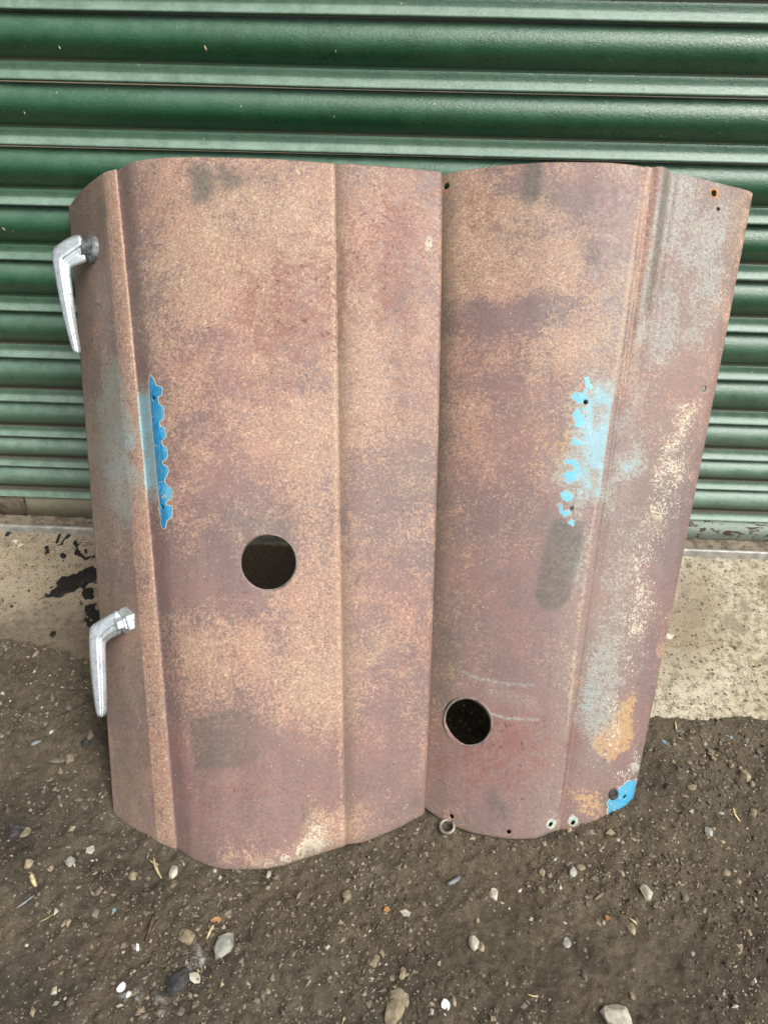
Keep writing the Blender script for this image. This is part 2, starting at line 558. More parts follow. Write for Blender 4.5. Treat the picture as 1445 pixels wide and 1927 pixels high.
set_chart(qx, qy)
lite = sstep(-.1, .5, fbm(qx / 110, qy / 110, 4, 61)) * .5
lite = np.maximum(lite, blob(960, 1640, 330, 160, 0, .9) * (.5 + .5 * fbm(qx / 40, qy / 40, 3, 63)) + blob(1330, 1600, 200, 200, 0, .9) * .35)
lite = np.maximum(lite, blob(1330, 1390, 170, 60) * .7)
lite = np.maximum(lite, sstep(.07, .0, soil_edge(X) - Y).ravel() * .7 * (X.ravel() < .1))
lite = np.maximum(lite, blob(560, 1700, 160, 60) * .4)
ash = np.maximum(blob(372, 1812, 22, 30, 20) * .8, blob(240, 1868, 20, 12) * .8)
ash = np.maximum(ash, blob(300, 1900, 14, 22) * .45)
dark = np.maximum(blob(105, 1900, 90, 50) * .4, blob(345, 1850, 60, 40) * .4)
dark = np.maximum(dark, blob(30, 1570, 30, 35) * .6)
dark = np.maximum(dark, blob(205, 1395, 30, 40) * .5)
wetness = sstep(.1, .6, fbm(qx / 60, qy / 60, 3, 67)) * .35
dark = np.maximum(dark, wetness * (1 - lite))
set_attr(ground, "patch", np.stack([lite, ash, dark, np.ones_like(lite)], -1))

cx, cy = np.arange(-1.8, 1.801, .0028), np.concatenate([np.arange(-.50, -.062, .0026), [-.060, -.0405]])
cx = np.concatenate([np.linspace(-3, -.78, 20), np.arange(-.775, .776, .0028), np.linspace(.78, 3, 20)])
X, Y = np.meshgrid(cx, cy, indexing='ij')
Zc = base_z(Y) + .0012 * fbm(X * 60, Y * 60, 3, 71) + .0022 * fbm(X * 12, Y * 12, 2, 75)
holes_ = fbm(X * 45, Y * 45, 2, 79)
Zc -= .0035 * sstep(.45, .8, holes_)
qx, qy = project(np.stack([X, Y, Zc], -1).reshape(-1, 3))
set_chart(qx, qy, 1 / 22.0)
tar = np.maximum.reduce([blob(150, 1090, 42, 17, -22, .35, 7), blob(172, 1112, 12, 12, 0, .4), blob(118, 1112, 26, 5, -22, .5, 6),
                         blob(92, 1123, 12, 4, -25, .5), blob(176, 1160, 16, 24, 10, .35), blob(112, 1050, 15, 11, 0, .4),
                         blob(133, 1012, 14, 5, 30, .4), blob(150, 1035, 12, 8, 0, .5), blob(158, 1040, 9, 5, 0, .4),
                         blob(4, 1138, 10, 7, -20, .4), blob(165, 1043, 5, 5), blob(120, 1067, 5, 3), blob(113, 1020, 4, 4),
                         blob(55, 1112, 3, 3, 0, .4, 2), blob(23, 1142, 4, 3, 0, .4, 2), blob(102, 1194, 5, 6, 0, .4, 3),
                         blob(20, 1003, 6, 3, 0, .4, 2), blob(138, 1196, 3, 3), blob(70, 1065, 2, 2, 0, .5, 1), blob(140, 1197, 3, 3),
                         blob(1380, 1322, 2, 2), blob(1415, 1255, 5, 2, 0, .4, 2)])
brown = np.maximum(np.maximum(blob(60, 1075, 90, 60, -40) * .55, .5 * (qx < 500)), sstep(.1, .7, fbm(qx / 50, qy / 35, 4, 83)) * .55)
brown = np.maximum(brown, blob(1290, 1170, 50, 90, 20) * .5)
edge_d = Y.reshape(-1) - soil_edge(X.reshape(-1))
film = (1 - sstep(-.01, .03, edge_d)) * .55 * (X.reshape(-1) > 0) * .0
film = film + (X.reshape(-1) < 0.1) * (1 - sstep(.0, .10, edge_d + .05 * fbm(qx / 45, qy / 30, 4, 86))) * .62
film = np.maximum(film, (qx < 400) * (.20 + .38 * sstep(1060, 1230, qy + 40 * fbm(qx / 50, qy / 40, 3, 88))))
film = np.maximum(film, .95 * (qx > 250) * (qx < 1150) * (qy > 1022))  # shade behind the panels, painted as a dark cover
film = np.maximum(film, .30 * (qx > 900) * blob(1290, 1180, 70, 120, 20, .9))
film = np.maximum(film, .38 * sstep(.15, .6, fbm(qx / 40, qy / 30, 3, 87)))
white = np.maximum(blob(32, 1020, 16, 7) * .7, np.maximum(blob(20, 1075, 6, 40, 35) * .5, blob(1253, 1190, 14, 14) * .7))
white = np.maximum(white, (X.reshape(-1) > .2) * sstep(.045, .0, np.abs(edge_d - .012)) * .42)
white = np.maximum(white, blob(50, 1110, 4, 75, 38, .6, 5) * .4)
hx = sstep(.40, .62, tar)
Zc = Zc + (.0016 * hx).reshape(Zc.shape)
apron = fast_grid("concrete_apron", np.stack([X, Y, Zc], -1), None, CONC)
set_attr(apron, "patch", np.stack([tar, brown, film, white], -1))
tag(apron, kind="structure")

# ------------------------------------------------------------------ steel door sill
sill = empty("door_sill", (0, 0, 0))
tag(sill, kind="structure")


def profile_strip(name, prof, x0, x1, nx, mat, parent, wob=0.0, seed=0):
    """sweep a (y, z) profile along x"""
    xs = np.linspace(x0, x1, nx)
    p = np.array(prof)
    V = np.zeros((nx, len(p), 3))
    V[..., 0] = xs[:, None]
    V[..., 1], V[..., 2] = p[None, :, 0], p[None, :, 1]
    if wob:
        n = fbm(xs[:, None] * 2.2 + seed * 7.7, np.arange(len(p))[None, :] * .05 + seed, 3, seed % 50)
        V[..., 1] += wob * n
        V[..., 2] += wob * .8 * fbm(xs[:, None] * 1.7 - seed * 3.1, np.zeros((1, len(p))), 3, (seed + 9) % 50)
    return fast_grid(name, V, None, mat, parent)


profile_strip("ledge", [(.05, .0125), (-.0345, .0115)], -1.7, 1.7, 120, LEDGE, sill, .0008, 3)
profile_strip("metal_edge", [(-.0343, .0095), (-.0345, .0130), (-.0355, .0140), (-.0385, .0138), (-.0400, .0126), (-.0404, .0105),
                             (-.0404, -.012)], -1.7, 1.7, 60, STEEL, sill, .0006, 5)

# ------------------------------------------------------------------ roller shutter
shutter = empty("roller_shutter", (0, 0, 0))
tag(shutter, "dark green steel roller shutter with horizontal ribbed slats, dusty at the bottom", "roller shutter")
joints = [.0515, .1135, .1700, .2340]
Z0 = .00806627
joints += [Z0 + .075 * k for k in range(4, 36)]
PROF = []                                                  # (depth, height) of a lath, unit pitch, from its top hook down
for i in range(17):
    a = i / 16
    h = 1 - .675 * a
    PROF.append((-.004 + .0165 * math.sin(math.pi * min(1, a * 1.0)) ** .85 * (1 - .12 * a), h, a))
PROF += [(-.0012, .316, 1.02), (.0006, .312, 1.03), (.0012, .300, 1.05), (.0014, .25, 1.1), (.0018, .195, 1.15), (.0028, .160, 1.2), (.0046, .125, 1.25),
         (.0068, .092, 1.3), (.0080, .070, 1.35), (.0080, .052, 1.38), (.0064, .034, 1.42), (.0030, .022, 1.46), (-.004, .018, 1.5), (-.006, .03, 1.5)]
for k in range(len(joints) - 1):
    zb, pt = joints[k], joints[k + 1] - joints[k]
    sq = pt / .075
    prof = [(-d * (1 if sq > .95 else 1.0), zb + h * pt) for d, h, a in PROF]
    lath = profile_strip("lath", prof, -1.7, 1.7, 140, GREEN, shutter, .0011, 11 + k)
    nv = len(PROF)
    a = np.array([p[2] for p in PROF])
    xs = np.linspace(-1.7, 1.7, 140)
    low = max(0, 1 - k / 5.5)
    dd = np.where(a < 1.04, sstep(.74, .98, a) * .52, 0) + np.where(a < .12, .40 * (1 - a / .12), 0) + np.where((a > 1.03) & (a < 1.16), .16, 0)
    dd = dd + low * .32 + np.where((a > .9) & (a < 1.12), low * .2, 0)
    du = np.where(a < .40, .44 * (1 - a / .40), 0) + np.where((a > 1.03) & (a < 1.19), .20, 0) + np.where((a >= 1.19) & (a < 1.40), .80, 0) + low * .62  # pale tops and rolls imitate sky highlights; low laths really dusty
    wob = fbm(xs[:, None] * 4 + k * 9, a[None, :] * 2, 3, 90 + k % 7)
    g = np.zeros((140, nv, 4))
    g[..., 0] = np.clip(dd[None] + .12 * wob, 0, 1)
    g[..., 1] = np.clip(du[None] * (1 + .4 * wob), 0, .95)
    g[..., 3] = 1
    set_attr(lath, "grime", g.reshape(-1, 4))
rail = profile_strip("bottom_rail", [(.004, .053), (-.0035, .0528), (-.0045, .0515), (-.0045, .0130), (.004, .0122)], -.655, 1.7, 160, RAIL, shutter, .0005, 2)
rx = np.repeat(np.linspace(-.655, 1.7, 160), 5)
g = np.ones((len(rx), 4))
g[:, 0] = 1 - sstep(-.2, .3, rx)
set_attr(rail, "grime", g)
bracket = profile_strip("end_plate", [(.004, .053), (-.0035, .0528), (-.0045, .0515), (-.0045, .0130), (.004, .0122)], -1.7, -.659, 40, LEDGE, shutter, .0005, 2)

# ------------------------------------------------------------------ bonnet panels
LEAN = math.radians(38)
AV = np.array([0, math.sin(LEAN), math.cos(LEAN)])       # up along a panel
AN = np.array([0, -math.cos(LEAN), math.sin(LEAN)])      # out of a panel


def on_plane(px, py, n, c):
    d = ray(px, py)
    return CAM + (c - CAM @ n) / (d @ n) * d


def pchip(s, P, q):
    """monotone cubic through (s, P) at q"""
    h, dl = np.diff(s), np.diff(P, axis=0) / np.diff(s)[:, None]
    m = np.zeros_like(P)
    if len(s) == 2:
        m[:] = dl[0]
    else:
        w1, w2 = 2 * h[1:] + h[:-1], h[1:] + 2 * h[:-1]
        same = dl[:-1] * dl[1:] > 0
        with np.errstate(divide='ignore', invalid='ignore'):
            v = (w1 + w2)[:, None] / (w1[:, None] / dl[:-1] + w2[:, None] / dl[1:])
        m[1:-1] = np.where(same, v, 0)
        m[0], m[-1] = dl[0], dl[-1]
    i = np.clip(np.searchsorted(s, q) - 1, 0, len(s) - 2)
    t = ((q - s[i]) / h[i])[:, None]
    hh = h[i][:, None]
    return ((2 * t ** 3 - 3 * t ** 2 + 1) * P[i] + (t ** 3 - 2 * t ** 2 + t) * hh * m[i]
            + (-2 * t ** 3 + 3 * t ** 2) * P[i + 1] + (t ** 3 - t ** 2) * hh * m[i + 1])


class Panel:
    """sheet lofted between a top and a bottom edge curve; segs = smooth runs of (top point, bottom point)"""
    def __init__(self, name, top, bot, breaks, v_top, bows, step=.002):
        T = np.array([on_plane(*p[:2], AV, v_top) for p in top])
        B = np.array([on_ground(*p[:2], .005) for p in bot])
        for i, p in enumerate(top):
            if len(p) > 2: T[i] = T[i] + AN * p[2] + np.array([p[3], 0, 0])
        for i, p in enumerate(bot):
            if len(p) > 2: B[i] = B[i] + AN * p[2] + np.array([p[3], 0, 0])
        mid = (T + B) / 2
        s = np.concatenate([[0], np.cumsum(np.linalg.norm(np.diff(mid, axis=0), axis=1) + 1e-4)])
        self.s, self.T, self.B, self.breaks = s, T, B, breaks
        self.bow_s, self.bow_v = s[[b[0] for b in bows]], np.array([b[1] for b in bows])
        S = []
        for a, b in zip(breaks[:-1], breaks[1:]):
            n = max(1, int(round((s[b] - s[a]) / step)))
            S.append(np.linspace(s[a], s[b], n + 1)[:-1])
        S = np.concatenate(S + [[s[-1]]])
        ln = np.linalg.norm(T - B, axis=1).mean()
        self.len = ln
        t = np.linspace(0, 1, int(ln / step) + 1)
        self.S, self.t = np.meshgrid(S, t, indexing='ij')
        self.keep = np.ones((len(S) - 1, len(t) - 1), bool)
        self.name = name
        self.relief = None

    def curve(self, P, q):
        out = np.zeros((len(q), 3))
        for a, b in zip(self.breaks[:-1], self.breaks[1:]):
            m = (q >= self.s[a] - 1e-12) & (q <= self.s[b] + 1e-12)
            out[m] = pchip(self.s[a:b + 1], P[a:b + 1], q[m])
        return out

    def at(self, S, t):
        S, t = np.ravel(S), np.ravel(t)[:, None]
        p = self.curve(self.T, S) * (1 - t) + self.curve(self.B, S) * t
        bow = np.interp(S, self.bow_s, self.bow_v)
        p[:, 0] += bow * (4 * t * (1 - t))[:, 0]
        p = p + AN * (.0011 * fbm(S * 9, t[:, 0] * 6, 3, 151) + .0003 * fbm(S * 45, t[:, 0] * 34, 2, 155))[:, None]
        if self.relief is not None:
            p = p + AN * self.relief(S, t[:, 0])[:, None]
        return p

    def find(self, px, py):
        """chart point -> (s, t)"""
        P = self.at(self.S, self.t)
        x, y = project(P)
        d = (x - px) ** 2 + (y - py) ** 2
        i = int(np.argmin(d))
        s, t = self.S.ravel()[i], self.t.ravel()[i]
        for _ in range(8):
            e = 1e-4
            x0, y0 = project(self.at([s], [t]))
            x1, y1 = project(self.at([s + e], [t]))
            x2, y2 = project(self.at([s], [t + e]))
            J = np.array([[x1[0] - x0[0], x2[0] - x0[0]], [y1[0] - y0[0], y2[0] - y0[0]]]) / e
            try:
                ds, dt = np.linalg.solve(J, [px - x0[0], py - y0[0]])
            except np.linalg.LinAlgError:
                break
            s, t = float(np.clip(s + np.clip(ds, -.01, .01), self.s[0], self.s[-1])), float(np.clip(t + np.clip(dt, -.01, .01), 0, 1))
        return s, t

    def frame(self, px, py):
        s, t = self.find(px, py)
        e = 1e-3
        p = self.at([s], [t])[0]
        du = self.at([min(s + e, self.s[-1])], [t])[0] - self.at([s - e], [t])[0]
        dv = self.at([s], [min(1, t + e)])[0] - self.at([s], [t - e])[0]
        n = np.cross(du, dv)
        n /= np.linalg.norm(n)
        if n @ (CAM - p) < 0: n = -n
        return p, n, du / np.linalg.norm(du), dv / np.linalg.norm(dv)

    def hole(self, px, py, R):
        """warp the grid so that a round hole of radius R gets a clean edge"""
        s, t = self.find(px, py)
        # local widths of a unit of s and t in metres
        e = 1e-3
        ls = np.linalg.norm(self.at([s + e], [t])[0] - self.at([s - e], [t])[0]) / (2 * e)
        lt = np.linalg.norm(self.at([s], [t + e])[0] - self.at([s], [t - e])[0]) / (2 * e)
        du, dv = (self.S - s) * ls, (self.t - t) * lt
        i0, j0 = np.unravel_index(np.argmin(du ** 2 + dv ** 2), du.shape)
        pitch = .002
        k = max(1, int(round(R / pitch * .9)))
        q = max(3, k // 2 + 2)
        nu, nv = du.shape
        for i in range(max(0, i0 - k - q), min(nu, i0 + k + q + 1)):
            for j in range(max(0, j0 - k - q), min(nv, j0 + k + q + 1)):
                m = max(abs(i - i0), abs(j - j0))
                if m < k: continue
                r0 = math.hypot(du[i, j], dv[i, j])
                f = (m - k) / q
                target = R + (m - k) * pitch * .9
                r = target * (1 - f) + r0 * f
                # spread angles evenly round the ring by keeping direction of the index offset
                ang = math.atan2(j - j0, i - i0)
                a1 = math.atan2(dv[i, j], du[i, j])
                da = (ang - a1 + math.pi) % (2 * math.pi) - math.pi
                a1 += da * (1 - f)
                self.S[i, j], self.t[i, j] = s + math.cos(a1) * r / ls, t + math.sin(a1) * r / lt
        self.S, self.t = np.clip(self.S, self.s[0], self.s[-1]), np.clip(self.t, 0, 1)
        self.keep[max(0, i0 - k):i0 + k, max(0, j0 - k):j0 + k] = False

    def build(self, parent, thickness=.0016):
        ext = lambda a: np.concatenate([a[:, :1]] * 3 + [a] + [a[:, -1:]] * 3, 1)
        self.S, self.t = ext(self.S), ext(self.t)
        kp = np.ones((self.S.shape[0] - 1, self.S.shape[1] - 1), bool)
        kp[:, 3:-3] = self.keep
        self.keep = kp
        P = self.at(self.S, self.t).reshape(*self.S.shape, 3)
        for j, (b_, u_) in enumerate(((.0085, -.0006), (.0030, .0010), (.0008, .0010))):
            P[:, j] += -AN * b_ + AV * u_
            P[:, -1 - j] += -AN * b_ - AV * u_
        P = P.reshape(-1, 3)
        org = np.array(parent.location)
        o = fast_grid("sheet", (P - org).reshape(*self.S.shape, 3), self.keep, RUST, parent)
        so = o.modifiers.new("thickness", 'SOLIDIFY')
        so.thickness, so.offset = thickness, 0
        # make sure the outer side looks to the camera
        x, y = project(P)
        return o, P, x, y


def seg_dist(px, py, poly):
    """signed distance to a polygon, positive inside"""
    d = np.full(px.shape, 1e9)
    ins = np.zeros(px.shape, bool)
    n = len(poly)
    for i in range(n):
        (x0, y0), (x1, y1) = poly[i], poly[(i + 1) % n]
        ex, ey = x1 - x0, y1 - y0
        t = np.clip(((px - x0) * ex + (py - y0) * ey) / (ex * ex + ey * ey + 1e-9), 0, 1)
        d = np.minimum(d, np.hypot(px - x0 - t * ex, py - y0 - t * ey))
        c = (y0 > py) != (y1 > py)
        with np.errstate(divide='ignore', invalid='ignore'):
            ins ^= c & (px < ex * (py - y0) / (ey if ey else 1e-9) + x0)
    return np.where(ins, d, -d)


def torus(name, R, r, p, n, mat, parent, nu=40, nv=8, sq=1.0, flat=1.0):
    n = np.array(n) / np.linalg.norm(n)
    a = np.cross(n, [0, 0, 1.]); a /= np.linalg.norm(a)
    b = np.cross(n, a)
    V = np.zeros((nu, nv, 3))
    org = np.array(parent.matrix_world.translation) if False else np.array(parent.location)
    for i in range(nu):
        u = 2 * math.pi * i / nu
        for j in range(nv):
            w = 2 * math.pi * j / nv
            rad = R + r * math.cos(w)
            V[i, j] = p + (a * math.cos(u) + b * math.sin(u) * sq) * rad + n * r * math.sin(w) * flat - org
    F = [(i * nv + j, ((i + 1) % nu) * nv + j, ((i + 1) % nu) * nv + (j + 1) % nv, i * nv + (j + 1) % nv) for i in range(nu) for j in range(nv)]
    return mesh_obj(name, V.reshape(-1, 3), F, mat, parent)


def dome(name, R, h, p, n, mat, parent, flat_top=False):
    n = np.array(n) / np.linalg.norm(n)
    a = np.cross(n, [0, 0, 1.]); a /= np.linalg.norm(a)
    b = np.cross(n, a)
    org = np.array(parent.location)
    V, F = [], []
    rings, seg = 4, 12
    for i in range(rings):
        th = math.pi / 2 * i / rings
        for j in range(seg):
            u = 2 * math.pi * j / seg
            V.append(p + (a * math.cos(u) + b * math.sin(u)) * R * math.cos(th) + n * h * math.sin(th) - org)
    V.append(p + n * h - org)
    for i in range(rings - 1):
        for j in range(seg):
            F.append((i * seg + j, i * seg + (j + 1) % seg, (i + 1) * seg + (j + 1) % seg, (i + 1) * seg + j))
    for j in range(seg): F.append(((rings - 1) * seg + j, (rings - 1) * seg + (j + 1) % seg, len(V) - 1))
    return mesh_obj(name, np.array(V), F, mat, parent)


# ---- left panel
LTOP = [(134, 396, -.022, .004), (131, 390), (160, 355), (188, 332), (200, 325.5), (218, 320.5), (218, 320.5, -.0035, .0008), (252, 306), (310, 299), (380, 297.5),
        (500, 301), (627, 310), (627, 310, -.0042, .0006), (650, 311), (735, 317), (818, 324), (828, 325.5), (832, 327, -.006, .0), (829, 327, -.016, .0)]
LBOT = [(218, 1528, -.022, .004), (215, 1528), (256, 1560), (298, 1584), (310, 1589), (331, 1597), (331, 1597, -.0035, .0008), (372, 1619), (428, 1634), (497, 1633),
        (575, 1613), (648, 1590), (648, 1590, -.0042, .0006), (668, 1585), (733, 1563), (786, 1536), (794, 1531), (798, 1529, -.006, .0), (795, 1529, -.016, .0)]
LEFT = Panel("left", LTOP, LBOT, [0, 1, 3, 5, 6, 11, 12, 18], .4132, [(0, .001), (1, .001), (5, .0028), (9, .001), (11, -.001), (16, .004), (18, .004)])
lroot = empty("bonnet_panel", tuple(float(v) for v in on_ground(470, 1600)))
tag(lroot, "wider rusty bonnet panel with two pale metal handles and a blue badge mark, standing left", "bonnet panel", "rusty bonnet panels leaning on the shutter")
bpy.context.view_layer.update()
LEFT.hole(505.5, 1058, .0325)
for hx_, hy_, hr_ in [(290, 749, .0026), (306.5, 954, .0026)]: LEFT.hole(hx_, hy_, hr_)
lsheet, LP, x, y = LEFT.build(lroot)
set_chart(x, y)
SS, TT = LEFT.S.ravel(), LEFT.t.ravel()
lf = fbm(x / 90, y / 90, 4, 101)
xs_crease = np.interp(y, [300, 660, 860, 1050, 1600], [217, 252, 269, 287, 331])      # left joggle line
xs_strip = np.interp(y, [300, 1600], [193, 299])
xr_crease = np.interp(y, [300, 1600], [628, 648])
side = x < xs_strip
strip = (x >= xs_strip) & (x < xs_crease)
pale = .455 + .13 * lf + .10 * fbm(x / 40, y / 40, 3, 102)
pale += .20 * blob(545, 520, 150, 200, 0, .9) + .14 * blob(370, 430, 90, 140) + .12 * blob(730, 520, 90, 200, 0, .9) + .10 * blob(330, 850, 60, 220)
pale += .12 * blob(600, 1230, 60, 300, 0, .9) + .14 * blob(450, 1250, 150, 80, 0, .9) + .14 * blob(540, 850, 120, 90)
pale += .20 * blob(590, 1580, 80, 45, -20) + .16 * blob(470, 1610, 60, 16) + .12 * blob(700, 800, 60, 60)
pale -= .12 * blob(430, 930, 110, 160, 0, .9) + .20 * blob(520, 1480, 140, 80, 0, .9) + .10 * blob(720, 930, 70, 130, 0, .9) + .08 * blob(730, 1430, 80, 90)
pale -= .12 * blob(400, 1080, 90, 60)
pale -= .10 * sstep(1330, 1480, y)
pale = np.where(strip, .58 + .10 * lf, pale)
pale -= .14 * sstep(xs_crease + 60, xs_crease, x) * (x > xs_crease)
pale = np.where(side, .42 + .18 * lf + .22 * fbm(x / 14, y / 40, 4, 105), pale)
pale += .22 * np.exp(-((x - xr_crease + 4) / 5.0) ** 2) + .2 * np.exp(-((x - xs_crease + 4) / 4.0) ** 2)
fade = .70 * blob(238, 835, 34, 135, -6, .9) * (x < xs_crease) + .48 * blob(190, 840, 60, 230, -4, .95) * side
fade = np.minimum(fade, .66)
fade = np.maximum(fade, (.82 + .16 * fbm(x / 9, y / 14, 3, 108)) * sstep(xs_crease + 34, xs_crease + 22, x) * (x > xs_crease) * sstep(680, 760, y) * sstep(1000, 900, y))
fade = np.maximum(fade, .36 * sstep(90, 20, x - xs_crease) * (x > xs_crease) * sstep(1120, 800, y) * (.7 + .6 * lf) + .40 * blob(205, 600, 34, 260, -4, .9) * (x < xs_crease) * (x < xs_strip + 6))
stain = (.62 - .40 * sstep(400, 520, x)) * sstep(-5, 7, seg_dist(x + 3 * W1, y + 3 * W2, [(360, 1354), (440, 1332), (520, 1340), (530, 1405), (470, 1440), (366, 1453)])) + .85 * blob(382, 345, 18, 34, -15, .5) + .5 * blob(430, 330, 22, 20) + .3 * blob(455, 330, 50, 20)
stain += .55 * blob(585, 1545, 14, 24, 20) + .5 * blob(775, 1500, 16, 12) + .3 * blob(520, 980, 70, 16) + .35 * blob(600, 1600, 90, 14, -10)
dirt = np.where(side, .36 + .6 * lf + .4 * blob(215, 500, 26, 130, -6, .9) + .35 * blob(230, 1300, 30, 220, -4, .9) + .3 * fbm(x / 26, y / 70, 4, 103) + .25 * sstep(900, 1150, y), 0) + .45 * sstep(1500, 1640, y + .2 * (x - 450)) * (x < 400)
dirt = np.clip(np.where(side, dirt * .80, dirt * .9) + .35 * blob(290, 380, 40, 90, -8) * (x > xs_crease), 0, .85)
dirt = np.maximum(dirt, .5 * sstep(.985, 1.0, TT))
dirt = np.maximum(dirt, .40 * np.exp(-((x - xr_crease - 5) / 5.0) ** 2) + .25 * np.exp(-((x - xr_crease - 14) / 16.0) ** 2) * (x > xr_crease))  # darker line and band just right of the crease
moss = .42 * blob(520, 990, 46, 9) + .34 * blob(168, 540, 9, 60, -5) + .30 * blob(190, 460, 10, 25) + .25 * blob(250, 1500, 20, 80) * side
moss = np.maximum(moss, .33 * blob(300, 990, 10, 40))
purple = np.clip(.25 + .5 * fbm(x / 70 + 9, y / 70, 4, 107), 0, .8) + .35 * blob(430, 960, 120, 170)
purple = np.where(side, .5, purple)
purple -= .45 * blob(520, 1470, 170, 90)
pit = .55 * blob(560, 580, 120, 120, 0, .9) + .50 * blob(730, 430, 70, 120, 0, .9) + .35 * blob(760, 620, 40, 120, 0, .9) + .12 + .2 * blob(500, 1450, 150, 60)
cream = .62 * blob(805, 458, 9, 16, 0, .5, 4) + .5 * blob(473, 422, 9, 7, 0, .5, 4) + .46 * blob(742, 1273, 6, 7, 0, .5, 3) + .46 * blob(490, 1340, 6, 6, 0, .5, 3)
cream += .40 * blob(478, 517, 7, 6, 0, .5, 3) + .42 * blob(520, 1605, 120, 16, -10, .8) + .40 * blob(600, 1570, 44, 34, -30, .8)
ochre = .30 * blob(480, 1612, 90, 14) + .25 * blob(550, 1420, 50, 40) + .22 * blob(770, 1260, 18, 30) + .12 * sstep(0, .6, lf)
bpoly = [(405, 265), (440, 320), (455, 365), (515, 385), (505, 450), (470, 465), (478, 530), (520, 560), (530, 640), (520, 672), (490, 685), (488, 728),
         (530, 745), (548, 830), (520, 850), (500, 880), (518, 912), (555, 930), (562, 1010), (545, 1030), (512, 1045), (515, 1085), (558, 1100), (568, 1140),
         (552, 1180), (530, 1222), (545, 1262), (598, 1300), (604, 1370), (575, 1400), (545, 1420), (558, 1446), (602, 1460), (600, 1560), (555, 1580), (545, 1650),
         (525, 1662), (500, 1610), (485, 1500), (470, 1230), (440, 900), (415, 600), (395, 330)]
bpoly = [(200 + a / 4.817, 650 + b / 4.817) for a, b in bpoly]
sd = seg_dist(x, y, bpoly)
paint = np.clip(.5 + sd / 16, 0, 1) * (1 - .25 * blob(301, 960, 16, 30, 0, .6, 2) * (fbm(x / 6, y / 6, 2, 5) > .1))
clean = .75 * blob(318, 925, 10, 22, 0, .5, 2) + .5 * blob(313, 800, 6, 90, -4, .5, 2)
clean = np.maximum(clean, .42 * sstep(-1, 3, x - np.interp(y, [705, 740, 800, 860, 960], [299, 301, 305, 309, 316])) * sstep(740, 770, y))
rim = np.zeros_like(x)
set_attr(lsheet, "wear_a", np.stack([np.clip(pale, 0, .95), np.clip(fade, 0, 1), np.clip(stain, 0, .9), paint], -1))
set_attr(lsheet, "wear_b", np.stack([np.clip(cream, 0, 1), np.clip(ochre, 0, 1), np.clip(purple, 0, 1), np.clip(moss, 0, 1)], -1))
set_attr(lsheet, "wear_c", np.stack([np.clip(pit, 0, 1), rim, np.clip(dirt, 0, 1), np.clip(clean, 0, 1)], -1))
p, n, du, dv = LEFT.frame(445, 1058)
p = LEFT.at(*LEFT.find(505.5, 1058))[0]
torus("hole_rim", .0331, .0011, p - n * .0004, n, RIM, lroot, 56, 8)
for hx_, hy_ in [(171.5, 402), (168, 406), (183.5, 572), (188.5, 573), (254, 665), (259, 711), (312, 1205), (315.5, 1235)]:
    p, n, du, dv = LEFT.frame(hx_, hy_)
    dome("rivet", .0023, .0016, p, n, RUSTDARK, lroot)

